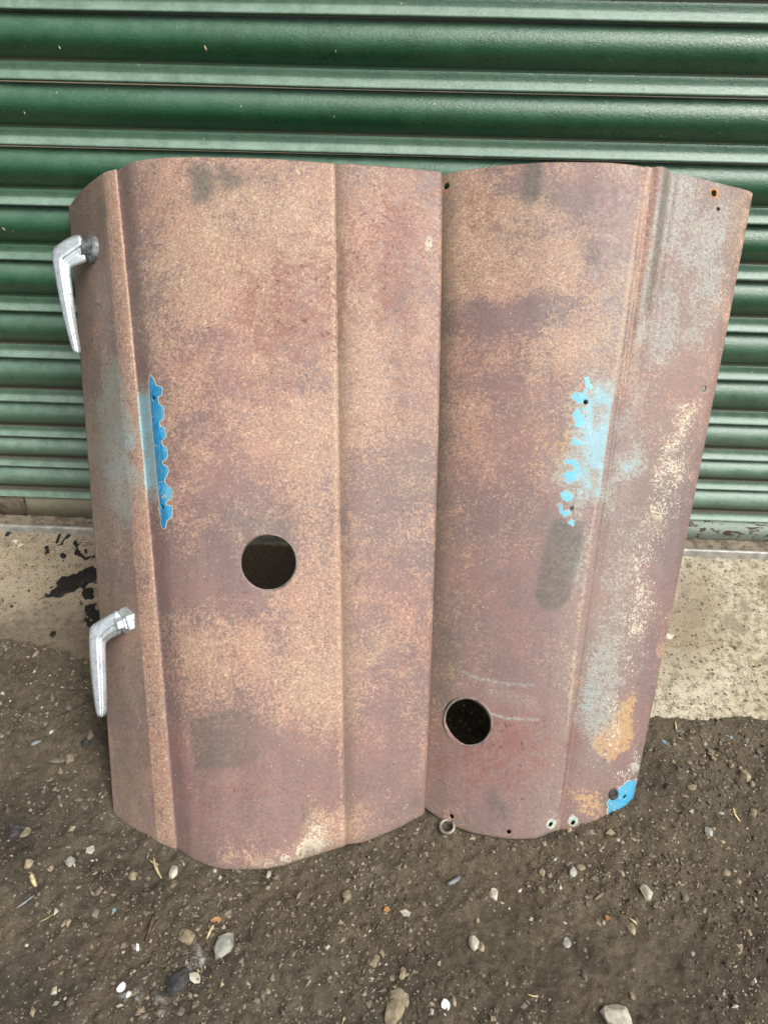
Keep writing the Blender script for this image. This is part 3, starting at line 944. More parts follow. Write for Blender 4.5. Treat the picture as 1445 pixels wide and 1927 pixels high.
# ---- handles (cast levers bolted to the side of the left panel)
def handle(stations, collar, S, org, depth=.013):
    """stations: (outer, ridge, inner) chart points from the collar to the tip"""
    to = lambda q: (org[0] + q[0] / S, org[1] + q[1] / S)
    cc = to(collar[0])
    cp, cn, _, _ = LEFT.frame(*cc)
    n0 = AN * .94 + np.array([-.34, 0, 0])
    n0 /= np.linalg.norm(n0)
    plane = cp @ AN + .008
    root = empty("handle", (0, 0, 0))
    bpy.data.objects.remove(root)
    V, F = [], []
    org_l = np.array(lroot.location)
    for i, (o, r, q) in enumerate(stations):
        O, R_, Q = (on_plane(*to(z), AN, plane) for z in (o, r, q))
        th = depth * (1 - .35 * i / (len(stations) - 1))
        mid = (O + Q) / 2
        ring = [O - AN * th * .45, O - AN * th * .12 + (R_ - O) * .04, O + (R_ - O) * .22 + AN * .0012, O + (R_ - O) * .90 + AN * .0024, R_ - AN * .0014, R_ + (Q - R_) * .22 + AN * .0010,
                Q - AN * .0045, Q - AN * th * .8, mid + (Q - mid) * .6 - AN * th, mid + (O - mid) * .6 - AN * th]
        V += [v - org_l for v in ring]
    m = 10
    for i in range(len(stations) - 1):
        for j in range(m):
            F.append((i * m + j, i * m + (j + 1) % m, (i + 1) * m + (j + 1) % m, (i + 1) * m + j))
    F.append(tuple(range(m))[::-1])
    F.append(tuple(range((len(stations) - 1) * m, len(stations) * m)))
    h = mesh_obj("handle", np.array(V), F, ZINC, lroot)
    cr = h.data.attributes.new("crease_edge", 'FLOAT', 'EDGE')
    for e in h.data.edges:
        a_, b_ = e.vertices
        if a_ % m == b_ % m and a_ % m in (1, 2, 3, 4, 5, 6): cr.data[e.index].value = {1: .5, 2: .35, 3: .9, 4: .9, 5: .9, 6: .6}[a_ % m]
    sub = h.modifiers.new("round", 'SUBSURF')
    sub.levels = sub.render_levels = 2
    # collar: faceted boss between lever and panel
    ax = on_plane(*to(stations[1][1]), AN, plane) - cp
    ax /= np.linalg.norm(ax)
    start = on_plane(*to(collar[1]), AN, plane)
    a = AV - ax * (AV @ ax); a /= np.linalg.norm(a)
    b = np.cross(ax, a)
    V, F, sg = [], [], collar[3]
    for dist_, rad in ((-.012, .0165), (.0030, .0165), (.0048, .0155), (.0056, .0130), (.0076, .0122), (.0084, .0085), (.0150, .0080)):
        for j in range(sg):
            u = 2 * math.pi * j / sg
            V.append(cp + ax * dist_ + (a * math.cos(u) * collar[2] + b * math.sin(u)) * rad - org_l)
    for i in range(6):
        for j in range(sg):
            F.append((i * sg + j, i * sg + (j + 1) % sg, (i + 1) * sg + (j + 1) % sg, (i + 1) * sg + j))
    F.append(tuple(range(6 * sg, 7 * sg)))
    c = mesh_obj("collar", np.array(V), F, collar[4], h, smooth=sg > 6)
    return h


handle([((268, 228), (279, 292), (295, 388)), ((240, 206), (262, 310), (284, 394)), ((150, 243), (205, 352), (232, 416)), ((66, 306), (140, 395), (184, 432)),
        ((57, 340), (136, 412), (178, 446)), ((66, 420), (142, 460), (181, 490)), ((92, 560), (156, 565), (191, 570)), ((125, 730), (181, 735), (209, 735)),
        ((163, 880), (213, 885), (231, 885)), ((193, 985), (236, 985), (248, 980)), ((212, 1030), (243, 1035), (256, 1025))],
       [(348, 325), (300, 325), 1.12, 18, GREYRING], 3.6125, (80, 380))
handle([((516, 238), (527, 330), (531, 408)), ((488, 250), (510, 345), (515, 414)), ((420, 292), (452, 382), (462, 436)), ((330, 342), (392, 436), (426, 462)),
        ((314, 372), (390, 455), (420, 476)), ((309, 440), (390, 492), (418, 508)), ((315, 600), (396, 604), (421, 604)), ((328, 720), (401, 724), (425, 724)),
        ((345, 850), (406, 852), (427, 850)), ((358, 940), (410, 944), (427, 938)), ((374, 978), (405, 985), (421, 965))],
       [(575, 320), (540, 320), 1.05, 6, ZINC], 3.6125, (80, 1080))

# ---- right panel
RTOP = [(800, 352), (835, 332), (880, 322), (960, 312), (1050, 307), (1130, 307.5), (1195, 313), (1212, 316), (1222, 317), (1232, 317.5), (1246, 320), (1262, 324),
        (1310, 336), (1370, 351), (1404, 360), (1414, 365), (1413, 367, -.012, 0)]
RBOT = [(765, 1492), (800, 1519), (850, 1551), (905, 1569), (962, 1577), (1003, 1576), (1034, 1565), (1046, 1561.5), (1051, 1561), (1056, 1561), (1062, 1560.5), (1070, 1559),
        (1110, 1546), (1155, 1526), (1184, 1508), (1190, 1500), (1189, 1500, -.012, 0)]
RIGHT = Panel("right", RTOP, RBOT, [0, 8, 15, 16], .4442, [(0, 0), (4, 0), (8, .004), (12, .003), (16, .002)])
s8 = RIGHT.s[8]


def relief(S, t):
    """pressed bead: a raised rib beside the joggle that dies out down the panel"""
    f = np.clip(1 - t / .34, 0, 1) ** .7
    rib = np.exp(-((S - s8 - .012) / .007) ** 2) * .0050 * f
    groove = -np.exp(-((S - s8 - .026) / .006) ** 2) * .0050 * f
    stepd = -.0040 * sstep(-.0008, .0008, S - s8) * np.clip(1 - (S - s8) / .03, 0, 1) * sstep(.0, .2, t)
    lip = .0016 * np.exp(-((S - s8 + .002) / .0022) ** 2)
    return rib + groove + stepd + lip


RIGHT.relief = relief
rroot = empty("bonnet_panel", tuple(float(v) for v in on_ground(960, 1560)))
tag(rroot, "narrower tapering bonnet panel with flaking pale blue paint and a rubber grommet, on the right", "bonnet panel", "rusty bonnet panels leaning on the shutter")
bpy.context.view_layer.update()
RIGHT.hole(880, 1358.5, .0285)
rholes = [(840, 351, .0042), (1342, 364, .0042), (1101, 757, .0030), (1075, 957, .0028), (1323, 732, .0036), (850, 1536, .0028), (957, 1565, .0027),
          (1035, 1551, .0030), (1077, 1548, .0030), (1174, 1499, .0026), (1350, 394, .0026)]
for hx_, hy_, hr_ in rholes: RIGHT.hole(hx_, hy_, hr_)
rsheet, RP, x, y = RIGHT.build(rroot)
set_chart(x, y)
TT = RIGHT.t.ravel()
lf = fbm(x / 90 + 31, y / 90, 4, 111)
xc = np.interp(y, [317, 440, 640, 760, 970, 1180, 1400, 1562], [1222, 1198, 1170, 1150, 1120, 1090, 1066, 1051])
redge = np.interp(y, [365, 1500], [1414, 1190])
pale = .43 + .12 * lf + .09 * fbm(x / 40, y / 40, 3, 112) + .06 * sstep(930, 860, x) - .10 * sstep(700, 1000, y) - .08 * sstep(1200, 1400, y)
wedge = seg_dist(x + 8 * W1, y + 8 * W2, [(830, 400), (955, 362), (1140, 440), (1092, 470), (1085, 552), (1010, 550), (960, 580), (840, 560)])
pale += .19 * sstep(-14, 16, wedge)
pale += .18 * blob(870, 420, 60, 120) + .18 * blob(1050, 650, 50, 60) + .10 * blob(960, 660, 90, 40) - .14 * blob(930, 600, 110, 50)
pale -= .14 * blob(1050, 590, 70, 40) + .12 * blob(1130, 370, 70, 40) + .18 * blob(930, 1440, 130, 70, 0, .9) + .10 * blob(980, 1150, 90, 120)
pale += .05 * blob(870, 850, 50, 200) + .16 * blob(1100, 600, 40, 60) + .14 * blob(1220, 400, 16, 120, 8) + .12 * blob(1190, 640, 16, 120, 10)
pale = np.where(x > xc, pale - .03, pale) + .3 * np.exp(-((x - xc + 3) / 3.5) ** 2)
fade = np.where(x > xc + 24, .47 + .30 * lf + .26 * fbm(x / 30, y / 48, 4, 113), 0) * sstep(1000, 560, y) * sstep(-10, 60, redge - x) ** .5
fade = np.minimum(fade, .60)
fade += .40 * sstep(110, 10, xc - x) * (x < xc) * sstep(330, 380, y) + .14 * blob(1290, 540, 70, 170, 8, .9) * (x > xc)
fade = np.minimum(fade, .62)
fade = np.minimum(fade, .60)
fade = np.maximum(fade, .68 * blob(1092, 840, 46, 170, 8, .95) * (x < xc + 40))
scrape = np.zeros_like(x)
for pl, wd in (([(862, 1262), (900, 1276), (950, 1286), (1005, 1290)], 5), ([(880, 1322), (915, 1340), (955, 1352), (1012, 1354)], 5), ([(925, 1300), (1000, 1325)], 22)):
    for (x0, y0), (x1, y1) in zip(pl[:-1], pl[1:]):
        tt = np.clip(((x - x0) * (x1 - x0) + (y - y0) * (y1 - y0)) / ((x1 - x0) ** 2 + (y1 - y0) ** 2), 0, 1)
        scrape = np.maximum(scrape, sstep(wd * 1.6, 0, np.hypot(x - x0 - tt * (x1 - x0), y - y0 - tt * (y1 - y0))) * (.62 if wd < 9 else .46))
fade = np.maximum(fade, scrape)
hb = sstep(xc - 54, xc - 42, x + 3 * W1) * (x < xc + 1)
fade = np.maximum(fade, .84 * hb * sstep(660, 750, y) * sstep(1030, 900, y) * (.94 + .35 * fbm(x / 14, y / 24, 3, 8)))
fade = np.maximum(fade, .40 * blob(1095, 1080, 20, 160, 7, .9) * (x < xc) + .16 * hb * sstep(960, 1000, y) * sstep(1260, 1060, y))
fade = np.maximum(fade, np.minimum(.70, .44 * blob(1150, 860, 40, 190, 9, .95) + .36 * blob(1222, 850, 44, 150, 15, .95) + .35 * fbm(x / 30, y / 44, 4, 9) * blob(1200, 850, 90, 200)) * (x > xc))
fade = np.maximum(fade, np.minimum(.62, .52 * blob(1160, 1120, 60, 300, 10, .95) + .34 * blob(1120, 1340, 34, 90, 12, .95)) * (x > xc))
line = np.interp(y, [700, 800, 900, 1000, 1100, 1200, 1300, 1400, 1480], [1300, 1285, 1256, 1232, 1212, 1192, 1166, 1138, 1120])
spread = np.interp(y, [700, 850, 1000, 1200, 1450], [46, 60, 52, 46, 46])
cream = .56 * np.exp(-np.abs((x + 10 * W1 - line) / spread) ** 1.6) * sstep(690, 790, y) * sstep(1490, 1390, y) * (x > xc) * (.86 + .35 * lf)
cream = np.maximum(cream, .44 * np.exp(-((x + 6 * W1 - redge + 26) / 12) ** 2) * sstep(720, 780, y) * sstep(1080, 960, y)) + .34 * blob(1245, 560, 12, 60, 10) + .36 * blob(1235, 700, 20, 40)
cream = np.maximum(cream, .30 * blob(1330, 640, 26, 200, 10, .9))
cream += .42 * blob(1190, 1420, 14, 40, 15) + .46 * blob(1165, 1460, 24, 14, -20) + .44 * blob(1020, 602, 5, 6, 0, .5, 2) + .44 * blob(1120, 330, 5, 4, 0, .5, 2)
purple = np.clip(.25 + .5 * fbm(x / 70 - 9, y / 70, 4, 117), 0, .8) + .4 * blob(1040, 590, 90, 40) + .4 * blob(960, 640, 140, 60) + .4 * blob(1120, 390, 90, 50)
purple += .8 * blob(1285, 930, 34, 80, 12, .5) + .9 * blob(1238, 1130, 34, 150, 10, .4) + .5 * blob(1205, 1300, 22, 80, 10) + .4 * blob(1090, 1420, 30, 100, 8)
purple -= .4 * blob(930, 1440, 140, 80)
ochre = .62 * np.clip(sstep(-10, 8, seg_dist(x + 5 * W1, y + 5 * W2, [(1196, 1296), (1190, 1400), (1140, 1440), (1112, 1410), (1120, 1370), (1160, 1330)])), 0, 1)
ochre = np.maximum(ochre, .50 * blob(1110, 1515, 46, 24, -24) + .34 * blob(1090, 1470, 30, 30)) + .22 * blob(840, 1400, 40, 140) * (x < 850) + .55 * blob(1066, 830, 22, 110, 9, .7, 9)
ochre = np.maximum(ochre, .34 * blob(1010, 860, 30, 130, 8) + .28 * blob(1040, 640, 40, 24, 40))
stain = .95 * blob(1000, 340, 20, 46, 14, .4, 6) + .35 * blob(1040, 380, 22, 28) + .3 * blob(1100, 460, 20, 30)
tongue = seg_dist(x + 2 * W1, y + 2 * W2, [(1042, 975), (1098, 985), (1094, 1040), (1066, 1128), (1045, 1147), (1020, 1146), (1006, 1120), (1014, 1070), (1032, 1010)])
stain = np.maximum(stain, .80 * sstep(-7, 5, tongue))
stain = np.maximum(stain, .62 * blob(935, 1525, 16, 34, -20, .6) + .3 * blob(890, 1550, 40, 18) + .3 * blob(840, 1240, 24, 80))
stain = np.maximum(stain, .66 * sstep(9, 4, np.abs(x - np.interp(y, [330, 460, 600], [1252, 1236, 1212]))) * sstep(610, 560, y))
stain = np.maximum(stain, .5 * blob(825, 700, 22, 400, 1, .7, 5))  # seam shade beside the left panel, painted as a dark strip
stain = np.maximum(stain, .8 * blob(1146, 1506, 15, 20, 20, .7, 4))
dirt = .34 * blob(830, 800, 34, 500, 1, .8) + .4 * sstep(.985, 1, TT)  # seam shade painted as a wide dark band; bottom edge really soiled
dirt = np.maximum(dirt, .36 * blob(840, 1250, 40, 160, 2))
ochre = np.maximum(ochre, .40 * blob(832, 1330, 40, 200, 2, .9) + .30 * blob(880, 1540, 60, 20))
moss = .46 * blob(1388, 378, 22, 16, 20) + .2 * blob(1230, 610, 8, 120, 10) + .34 * blob(1203, 1395, 10, 60, 8) + .22 * blob(960, 500, 110, 60)
pit = .34 * blob(900, 400, 50, 60) + .50 * blob(960, 1400, 130, 80, 0, .9) + .25 * blob(1120, 1230, 14, 120, 8) + .16
light_flakes = [(1105, 724, 6, 15, 8), (1089, 748, 14, 9, -15), (1086, 780, 8, 14, 0), (1094, 795, 9, 12, 10), (1100, 770, 4, 6, 0), (1081, 830, 5, 8, 0), (1091, 832, 7, 7, 0),
                (1074, 866, 11, 6, -10), (1084, 876, 5, 10, 0), (1071, 896, 13, 12, 0), (1065, 934, 12, 11, 0), (1063, 967, 6, 8, 0), (1052, 958, 4, 6, 0), (1071, 985, 4, 6, 0)]
paint = np.zeros_like(x)
FW1, FW2 = fbm(x / 9, y / 9, 3, 171) * 1.6, fbm(x / 9 + 40, y / 9, 3, 175) * 1.6
for a, b, c_, d_, e_ in light_flakes:
    aa = math.radians(e_)
    ux, uy = (x + 4.5 * FW1 - a), (y + 4.5 * FW2 - b)
    u_, v_ = ux * math.cos(aa) + uy * math.sin(aa), -ux * math.sin(aa) + uy * math.cos(aa)
    paint = np.maximum(paint, np.clip(.5 + (1 - np.hypot(u_ / c_, v_ / d_)) * min(c_, d_) / 16, 0, 1) * 1.0)
corner = seg_dist(x + 4.5 * FW1 + 2 * W1, y + 4.5 * FW2 + 2 * W2, [(1140, 1530), (1146, 1492), (1168, 1478), (1194, 1464), (1200, 1500), (1192, 1530), (1150, 1540)])
paint = np.maximum(paint, np.clip(.5 + corner / 16, 0, 1))
paint = np.maximum(paint, np.clip(.5 + seg_dist(x, y, [(redge[0], 0), (1, 1), (2, 2)]) / 16, 0, 0))
clean = np.where(y < 1100, .95, .25 + .3 * blob(1160, 1480, 30, 20))
rim = .30 * blob(1068, 840, 9, 90, 9, .6, 8) + .9 * blob(1342, 364, 9, 12, 0, .5, 3) + .6 * blob(838, 352, 10, 18, 0, .6, 2) + .5 * blob(850, 1540, 14, 10) + .3 * blob(957, 1566, 10, 8) + .35 * blob(845, 385, 8, 22)
rim += .35 * sstep(14, 2, redge - x) * sstep(.2, .8, fbm(x / 20, y / 30, 3, 19) + .6)
for hx_, hy_ in [(1035, 1551), (1077, 1548)]:
    fade = np.maximum(fade, .95 * blob(hx_, hy_, 10, 11, 0, .5, 4))
    cream = np.maximum(cream, .5 * blob(hx_, hy_, 12, 13, 0, .5, 4))
pale += .3 * sstep(20, 4, redge - x) * sstep(0, .5, lf)
set_attr(rsheet, "wear_a", np.stack([np.clip(pale, 0, .95), np.clip(fade, 0, 1), np.clip(stain, 0, .9), paint], -1))
set_attr(rsheet, "wear_b", np.stack([np.clip(cream, 0, 1), np.clip(ochre, 0, 1), np.clip(purple, 0, 1), np.clip(moss, 0, 1)], -1))
set_attr(rsheet, "wear_c", np.stack([np.clip(pit, 0, 1), np.clip(rim, 0, 1), np.clip(dirt, 0, 1), np.clip(clean, 0, 1)], -1))
p, n, du, dv = RIGHT.frame(880, 1300)
p0 = RIGHT.at(*RIGHT.find(880, 1358.5))[0]
pa, na, _, _ = RIGHT.frame(840, 1358)
pb, nb, _, _ = RIGHT.frame(925, 1358)
n = na + nb
torus("hole_rim", .0296, .0017, p0 - n / np.linalg.norm(n) * .0004, n, RIM, rroot, 56, 8)
p, n, du, dv = RIGHT.frame(1153, 1494)
torus("grommet", .0052, .0022, p + n * .0006, n, RUBBER, rroot, 28, 10)
dome("grommet_core", .0034, .0008, p + n * .0006, n, RUBBER, rroot)
for hx_, hy_ in [(1138, 1430)]:
    p, n, du, dv = RIGHT.frame(hx_, hy_)
    dome("rivet", .0020, .0012, p, n, RUSTDARK, rroot)

# ------------------------------------------------------------------ loose things on the ground
ICO = {}


def ico(sub):
    if sub not in ICO:
        bm = bmesh.new()
        bmesh.ops.create_icosphere(bm, subdivisions=sub, radius=1)
        ICO[sub] = (np.array([v.co[:] for v in bm.verts]), [tuple(v.index for v in f.verts) for f in bm.faces])
        bm.free()
    return ICO[sub]


def stone_verts(sub, r, ang=.35):
    V, F = ico(sub)
    V = V.copy()
    for _ in range(15):                                    # cut by random planes: broken faces
        n = r.normal(size=3); n /= np.linalg.norm(n)
        d = r.uniform(.55, .9)
        h = V @ n
        V = np.where((h > d)[:, None], V - np.outer(h - d, n), V)
    V *= 1 + r.normal(0, .018, size=(len(V), 1))
    return V, F


def place_stone(px, py, wpx, hpx, mat, label, group=None, name="stone", cat="stone", sink=.35, rot=None, sub=2, flat=.6):
    P = on_ground(px, py, .002)
    P[2] = float(soil_z(np.array([P[0]]), np.array([P[1]]))[0]) if P[1] < -.34 else float(base_z(P[1]))
    dist = float((P - CAM) @ FW)
    r = np.random.default_rng(int(px * 13 + py * 7))
    V, F = stone_verts(sub, r)
    a = wpx / FOC * dist / 2 * 1.12
    b = hpx / FOC * dist / 2 * 1.2
    h = min(a, b) * flat * 1.4
    V = V * np.array([a, b, h])
    th = r.uniform(-.3, .3) if rot is None else math.radians(rot)
    c, s = math.cos(th), math.sin(th)
    V = V @ np.array([[c, s, 0], [-s, c, 0], [0, 0, 1]])
    o = mesh_obj(name, V, F, mat, None, smooth=False)
    o.location = (P[0], P[1], P[2] + h * (1 - 2 * sink) * .8)
    tag(o, label, cat, group)
    return o


BIG = [
    (423, 1788, 34, 50, 4, "large grey faceted flint lying beside a powdery white ash patch", 12, 3, .3, .7),
    (335, 1856, 44, 50, 3, "lump of dark wet stone left of a white shell bit near the bottom", 20, 3, .4, .7),
    (354, 1770, 34, 24, 1, "blunt tan stone half buried above the large grey flint", 20, 3, .45, .6),
    (744, 1893, 46, 78, 1, "long pale flat stone set in the soil at the bottom edge", 8, 3, .68, .35),
    (705, 1808, 18, 34, 1, "narrow beige stone lying alone above the long flat stone", 15, 3, .45, .6),
    (757, 1834, 14, 24, 1, "small upright tan stone touching the top of the long flat stone", 15, 3, .35, .6),
    (737, 1842, 13, 12, 1, "squarish tan pebble left of the upright tan stone", 15, 2, .35, .6),
    (769, 1843, 9, 12, 0, "thin grey pebble right of the upright tan stone", 15, 2, .35, .6),
    (1215, 1686, 20, 30, 2, "bright white triangular stone in the soil below the right panel", -20, 3, .25, .8),
    (1163, 1922, 66, 40, 2, "big rounded cream stone cut by the bottom edge", 5, 3, .4, .7),
    (1187, 1752, 15, 24, 1, "tan wedge shaped pebble beneath two thin splinters", 0, 3, .4, .6),
    (1062, 1782, 19, 22, 4, "grey diamond shaped stone lying flat", 30, 3, .45, .5),
    (1092, 1633, 19, 12, 1, "flat tan stone touching a grey oval stone under the right panel", 0, 3, .4, .5),
    (1076, 1641, 16, 20, 4, "grey oval stone touching a flat tan stone under the right panel", 0, 3, .4, .6),
    (891, 1783, 19, 26, 2, "pale bean shaped stone beside a tan round one", -20, 3, .35, .7),
    (904, 1788, 15, 16, 1, "tan round stone right of the pale bean shaped one", 0, 3, .4, .6),
    (329, 1645, 18, 24, 2, "round cream pebble in front of the left panel's lower edge", 0, 3, .3, .8),
    (327, 1668, 16, 15, 1, "tan pebble just below the round cream one", 30, 2, .45, .6),
    (251, 1652, 21, 20, 1, "round tan stone under a straw left of the cream pebble", 0, 3, .4, .6),
    (135, 1628, 18, 22, 4, "grey pointed stone standing out at the lower left", 10, 3, .35, .7),
    (57, 1632, 19, 16, 1, "pale tan squarish stone at the lower left", 0, 3, .35, .7),
    (50, 1572, 18, 20, 1, "tan stone beside a black lump at the left edge", 10, 3, .35, .6),
    (29, 1572, 22, 26, 3, "black lump beside the tan stone at the left edge", 0, 3, .5, .6),
    (130, 1431, 19, 18, 1, "tan stone touching a dark shell at the left", 0, 3, .35, .7),
    (107, 1433, 30, 16, 0, "dark shell like stone touching a tan stone at the left", -8, 3, .35, .5),
    (98, 1306, 11, 26, 0, "brown finger shaped stone standing out on the left", -25, 3, .35, .8),
    (128, 1328, 19, 18, 0, "grey brown stone left of the lower handle's tip", 0, 3, .35, .7),
    (172, 1387, 18, 22, 0, "brown lump just below the lower handle's tip", 0, 3, .35, .7),
    (162, 1400, 18, 16, 3, "black lump touching the brown lump below the lower handle", 0, 3, .4, .7),
    (1338, 1413, 16, 15, 1, "round tan pebble on the right below the concrete edge", 0, 3, .35, .8),
    (1401, 1458, 22, 26, 1, "angular tan stone at the right edge", -30, 3, .3, .8),
    (1415, 1475, 11, 12, 1, "small tan pebble just under the angular stone at right", 0, 2, .35, .7),
    (1298, 1486, 18, 16, 1, "amber brown stone right of the blue painted corner", -30, 3, .4, .5),
    (1414, 1532, 14, 22, 1, "tan double lobed stone at the right edge under a straw", 0, 3, .35, .7),
    (1286, 1688, 17, 18, 0, "brown round stone in a small hollow right of the white triangle", 0, 3, .4, .7),
    (1365, 1641, 17, 12, 1, "oblong tan stone on the right", 20, 3, .4, .6),
    (653, 1688, 17, 17, 1, "square tan stone below the left panel's right end", 0, 3, .4, .5),
    (928, 1686, 18, 22, 2, "pale cream angular stone below the right panel", -15, 3, .4, .6),
    (506, 1649, 12, 14, 2, "small white stone against a tan one under the left panel", 0, 2, .35, .7),
    (812, 1909, 10, 14, 2, "cream pebble below the white chip", 0, 2, .35, .7),
    (853, 1888, 12, 18, 1, "tan pebble right of the white chip", -20, 2, .4, .6),
    (1419, 1846, 9, 10, 2, "round cream pebble at the lower right", 0, 2, .35, .8),
    (1097, 1841, 14, 16, 0, "grey triangular stone at the lower middle right", 20, 3, .4, .5),
    (1187, 1879, 11, 13, 1, "tan pebble above the big rounded cream stone", 0, 2, .35, .7),
    (1330, 1570, 16, 20, 4, "whitish grey stone in the soil at right", 0, 3, .42, .5),
    (1275, 1450, 12, 12, 0, "grey pebble right of the lower panel corner", 0, 2, .4, .6),
    (103, 1865, 14, 18, 2, "pale square chip of stone at the lower left", 8, 2, .4, .4),
    (136, 1888, 15, 17, 0, "dull brown stone at the lower left", 0, 2, .4, .6),
    (340, 1905, 20, 20, 0, "dull grey stone at the bottom under the dark wet lump", 0, 3, .5, .5),
    (119, 1432, 10, 8, 1, "little tan pebble between shell and stone", 0, 2, .4, .6),
    (180, 1720, 20, 18, 0, "flat grey brown stone in the lower left soil", 15, 3, .5, .5),
    (124, 1745, 10, 15, 1, "pointed tan pebble in the lower left soil", 0, 2, .4, .6),
    (187, 1681, 11, 11, 1, "square tan pebble below the pale splinter", 0, 2, .4, .6),
    (1384, 1221, 10, 9, 4, "small round grey pebble alone on the concrete", 0, 2, .3, .9),
    (1376, 1438, 10, 11, 1, "round tan pebble above the angular stone at right", 0, 2, .35, .7),
]
for px, py, w, h, mi, lab, rot, sub, sink, flat in BIG:
    place_stone(px, py, w, h, ROCKS[mi], lab, None, "stone", "stone", sink, -rot, sub, flat)

# pebbles: one of each of 8 shapes, copied
protos = []
for i in range(8):
    V, F = stone_verts(2 if i < 4 else 1, np.random.default_rng(300 + i))
    me = bpy.data.meshes.new("pebble")
    me.from_pydata((V * np.array([1, .8, .62])).tolist(), [], F)
    protos.append(me)
pm = {}
for i, me in enumerate(protos):
    for j in range(4):
        c = me.copy()
        c.materials.append(ROCKS[(0, 1, 2, 4)[j]])
        pm[(i, j)] = c
taken = [(b[0], b[1], max(b[2], b[3])) for b in BIG]
n_p = 0
hollow = LEFT.at(np.linspace(LEFT.s[0], LEFT.s[-1], 80), np.ones(80)), RIGHT.at(np.linspace(RIGHT.s[0], RIGHT.s[-1], 80), np.ones(80))
edge_poly_x, edge_poly_y = [], []
for H_ in hollow:
    hxp, hyp = project(H_)
    edge_poly_x.append(hxp); edge_poly_y.append(hyp)


def behind_panels(px, py):
    for ex, ey, side_ in ((edge_poly_x[0], edge_poly_y[0], 0), (edge_poly_x[1], edge_poly_y[1], 1)):
        o_ = np.argsort(ex)
        if ex.min() - 4 < px < ex.max() + 4 and py < np.interp(px, ex[o_], ey[o_]) + 6: return True
    if py < 1530 and np.interp(py, [900, 1530], [170, 215]) - 4 < px < np.interp(py, [900, 1500], [1300, 1190]) + 6: return True
    return False


LABELS = ["small grey brown pebble lying loose in the dark soil", "small tan pebble lying loose in the dark soil",
          "small pale pebble lying loose in the dark soil", "small smooth grey pebble lying loose in the dark soil"]
tries = 0
while n_p < 235 and tries < 6000:
    tries += 1
    px, py = rng.uniform(-10, 1455), rng.uniform(1285, 1950)
    if py < 1345 and px > 1200: continue
    if fbm(np.array([px / 170]), np.array([py / 130]), 3, 131)[0] < rng.uniform(-.6, .35): continue
    if behind_panels(px, py): continue
    w = float(np.clip(rng.lognormal(math.log(8.5), .33), 5.5, 16))
    if any((px - a) ** 2 + (py - b) ** 2 < (.55 * (w + c)) ** 2 for a, b, c in taken): continue
    taken.append((px, py, w))
    P = on_ground(px, py, .002)
    z = float(soil_z(np.array([P[0]]), np.array([P[1]]))[0])
    sc = w / FOC * float((P - CAM) @ FW) / 2
    j = int(rng.choice(4, p=[.68, .25, .03, .04]))
    o = bpy.data.objects.new("pebble", pm[(int(rng.integers(8)), j)])
    COL.objects.link(o)
    o.location = (P[0], P[1], z + sc * rng.uniform(-.35, .12))
    o.scale = (sc * rng.uniform(.85, 1.3), sc * rng.uniform(.8, 1.2), sc * rng.uniform(.7, 1.1))
    o.rotation_euler = (rng.uniform(-.4, .4), rng.uniform(-.4, .4), rng.uniform(0, 6.28))
    tag(o, LABELS[j], "pebble", ("grey brown", "tan", "pale", "smooth grey")[j] + " pebbles scattered in the soil")
    n_p += 1

# fine grit: nobody could count it
gv, gf, gm = [], [], []
V1 = np.array([(1, 0, 0), (-1, 0, 0), (0, 1, 0), (0, -1, 0), (0, 0, 1), (0, 0, -1)], float)
F1 = np.array([(0, 2, 4), (2, 1, 4), (1, 3, 4), (3, 0, 4), (2, 0, 5), (1, 2, 5), (3, 1, 5), (0, 3, 5)])
NG = 34000
ux, uy = rng.uniform(-.68, .68, NG * 2), rng.uniform(-.99, -.25, NG * 2)
dens = .5 + fbm(ux * 9, uy * 9, 4, 141)
okm = (rng.uniform(0, 1, NG * 2) < dens) & (uy < soil_edge(ux) + .01 * fbm(ux * 28, uy * 9, 4, 3))
ux, uy = ux[okm][:NG], uy[okm][:NG]
NG = len(ux)
uz = soil_z(ux, uy)
sz = np.clip(rng.lognormal(math.log(.00115), .55, NG), .0005, .0042)
th = rng.uniform(0, 6.28, NG)
R3 = rng.normal(size=(NG, 6, 3)) * .22
P = V1[None] * np.stack([rng.uniform(.7, 1.5, NG), rng.uniform(.6, 1, NG), rng.uniform(.5, .9, NG)], -1)[:, None] + R3
c, s = np.cos(th)[:, None], np.sin(th)[:, None]
P = np.stack([P[..., 0] * c - P[..., 1] * s, P[..., 0] * s + P[..., 1] * c, P[..., 2]], -1) * sz[:, None, None]
P += np.stack([ux, uy, uz + sz * .25], -1)[:, None]
Fg = (F1[None] + (np.arange(NG) * 6)[:, None, None]).reshape(-1, 3)
grit = mesh_obj("grit", P.reshape(-1, 3), Fg, None, None, smooth=False)
for m_ in (ROCKS[0], mat_plain("brown_grit", (.05, .037, .025), (.12, .09, .06), 200, .9), ROCKS[1], ROCKS[2]): grit.data.materials.append(m_)
grit.data.polygons.foreach_set("material_index", np.repeat(rng.choice(4, NG, p=[.40, .40, .17, .03]), 8).astype(np.int32))
tag(grit, kind="stuff", label="fine grit and stone crumbs strewn over the dark soil")
grit["category"] = "gravel"


# washer, slivers, straws, chips
def ground_pt(px, py):
    P = on_ground(px, py, .003)
    z = float(soil_z(np.array([P[0]]), np.array([P[1]]))[0])
    return np.array([P[0], P[1], z])


wp = ground_pt(841, 1558) + np.array([0, 0, .0035])
wroot = empty("spring_washer", tuple(map(float, wp)))
tag(wroot, "tarnished split spring washer lying on the soil under the seam of the two panels", "washer")
bpy.context.view_layer.update()


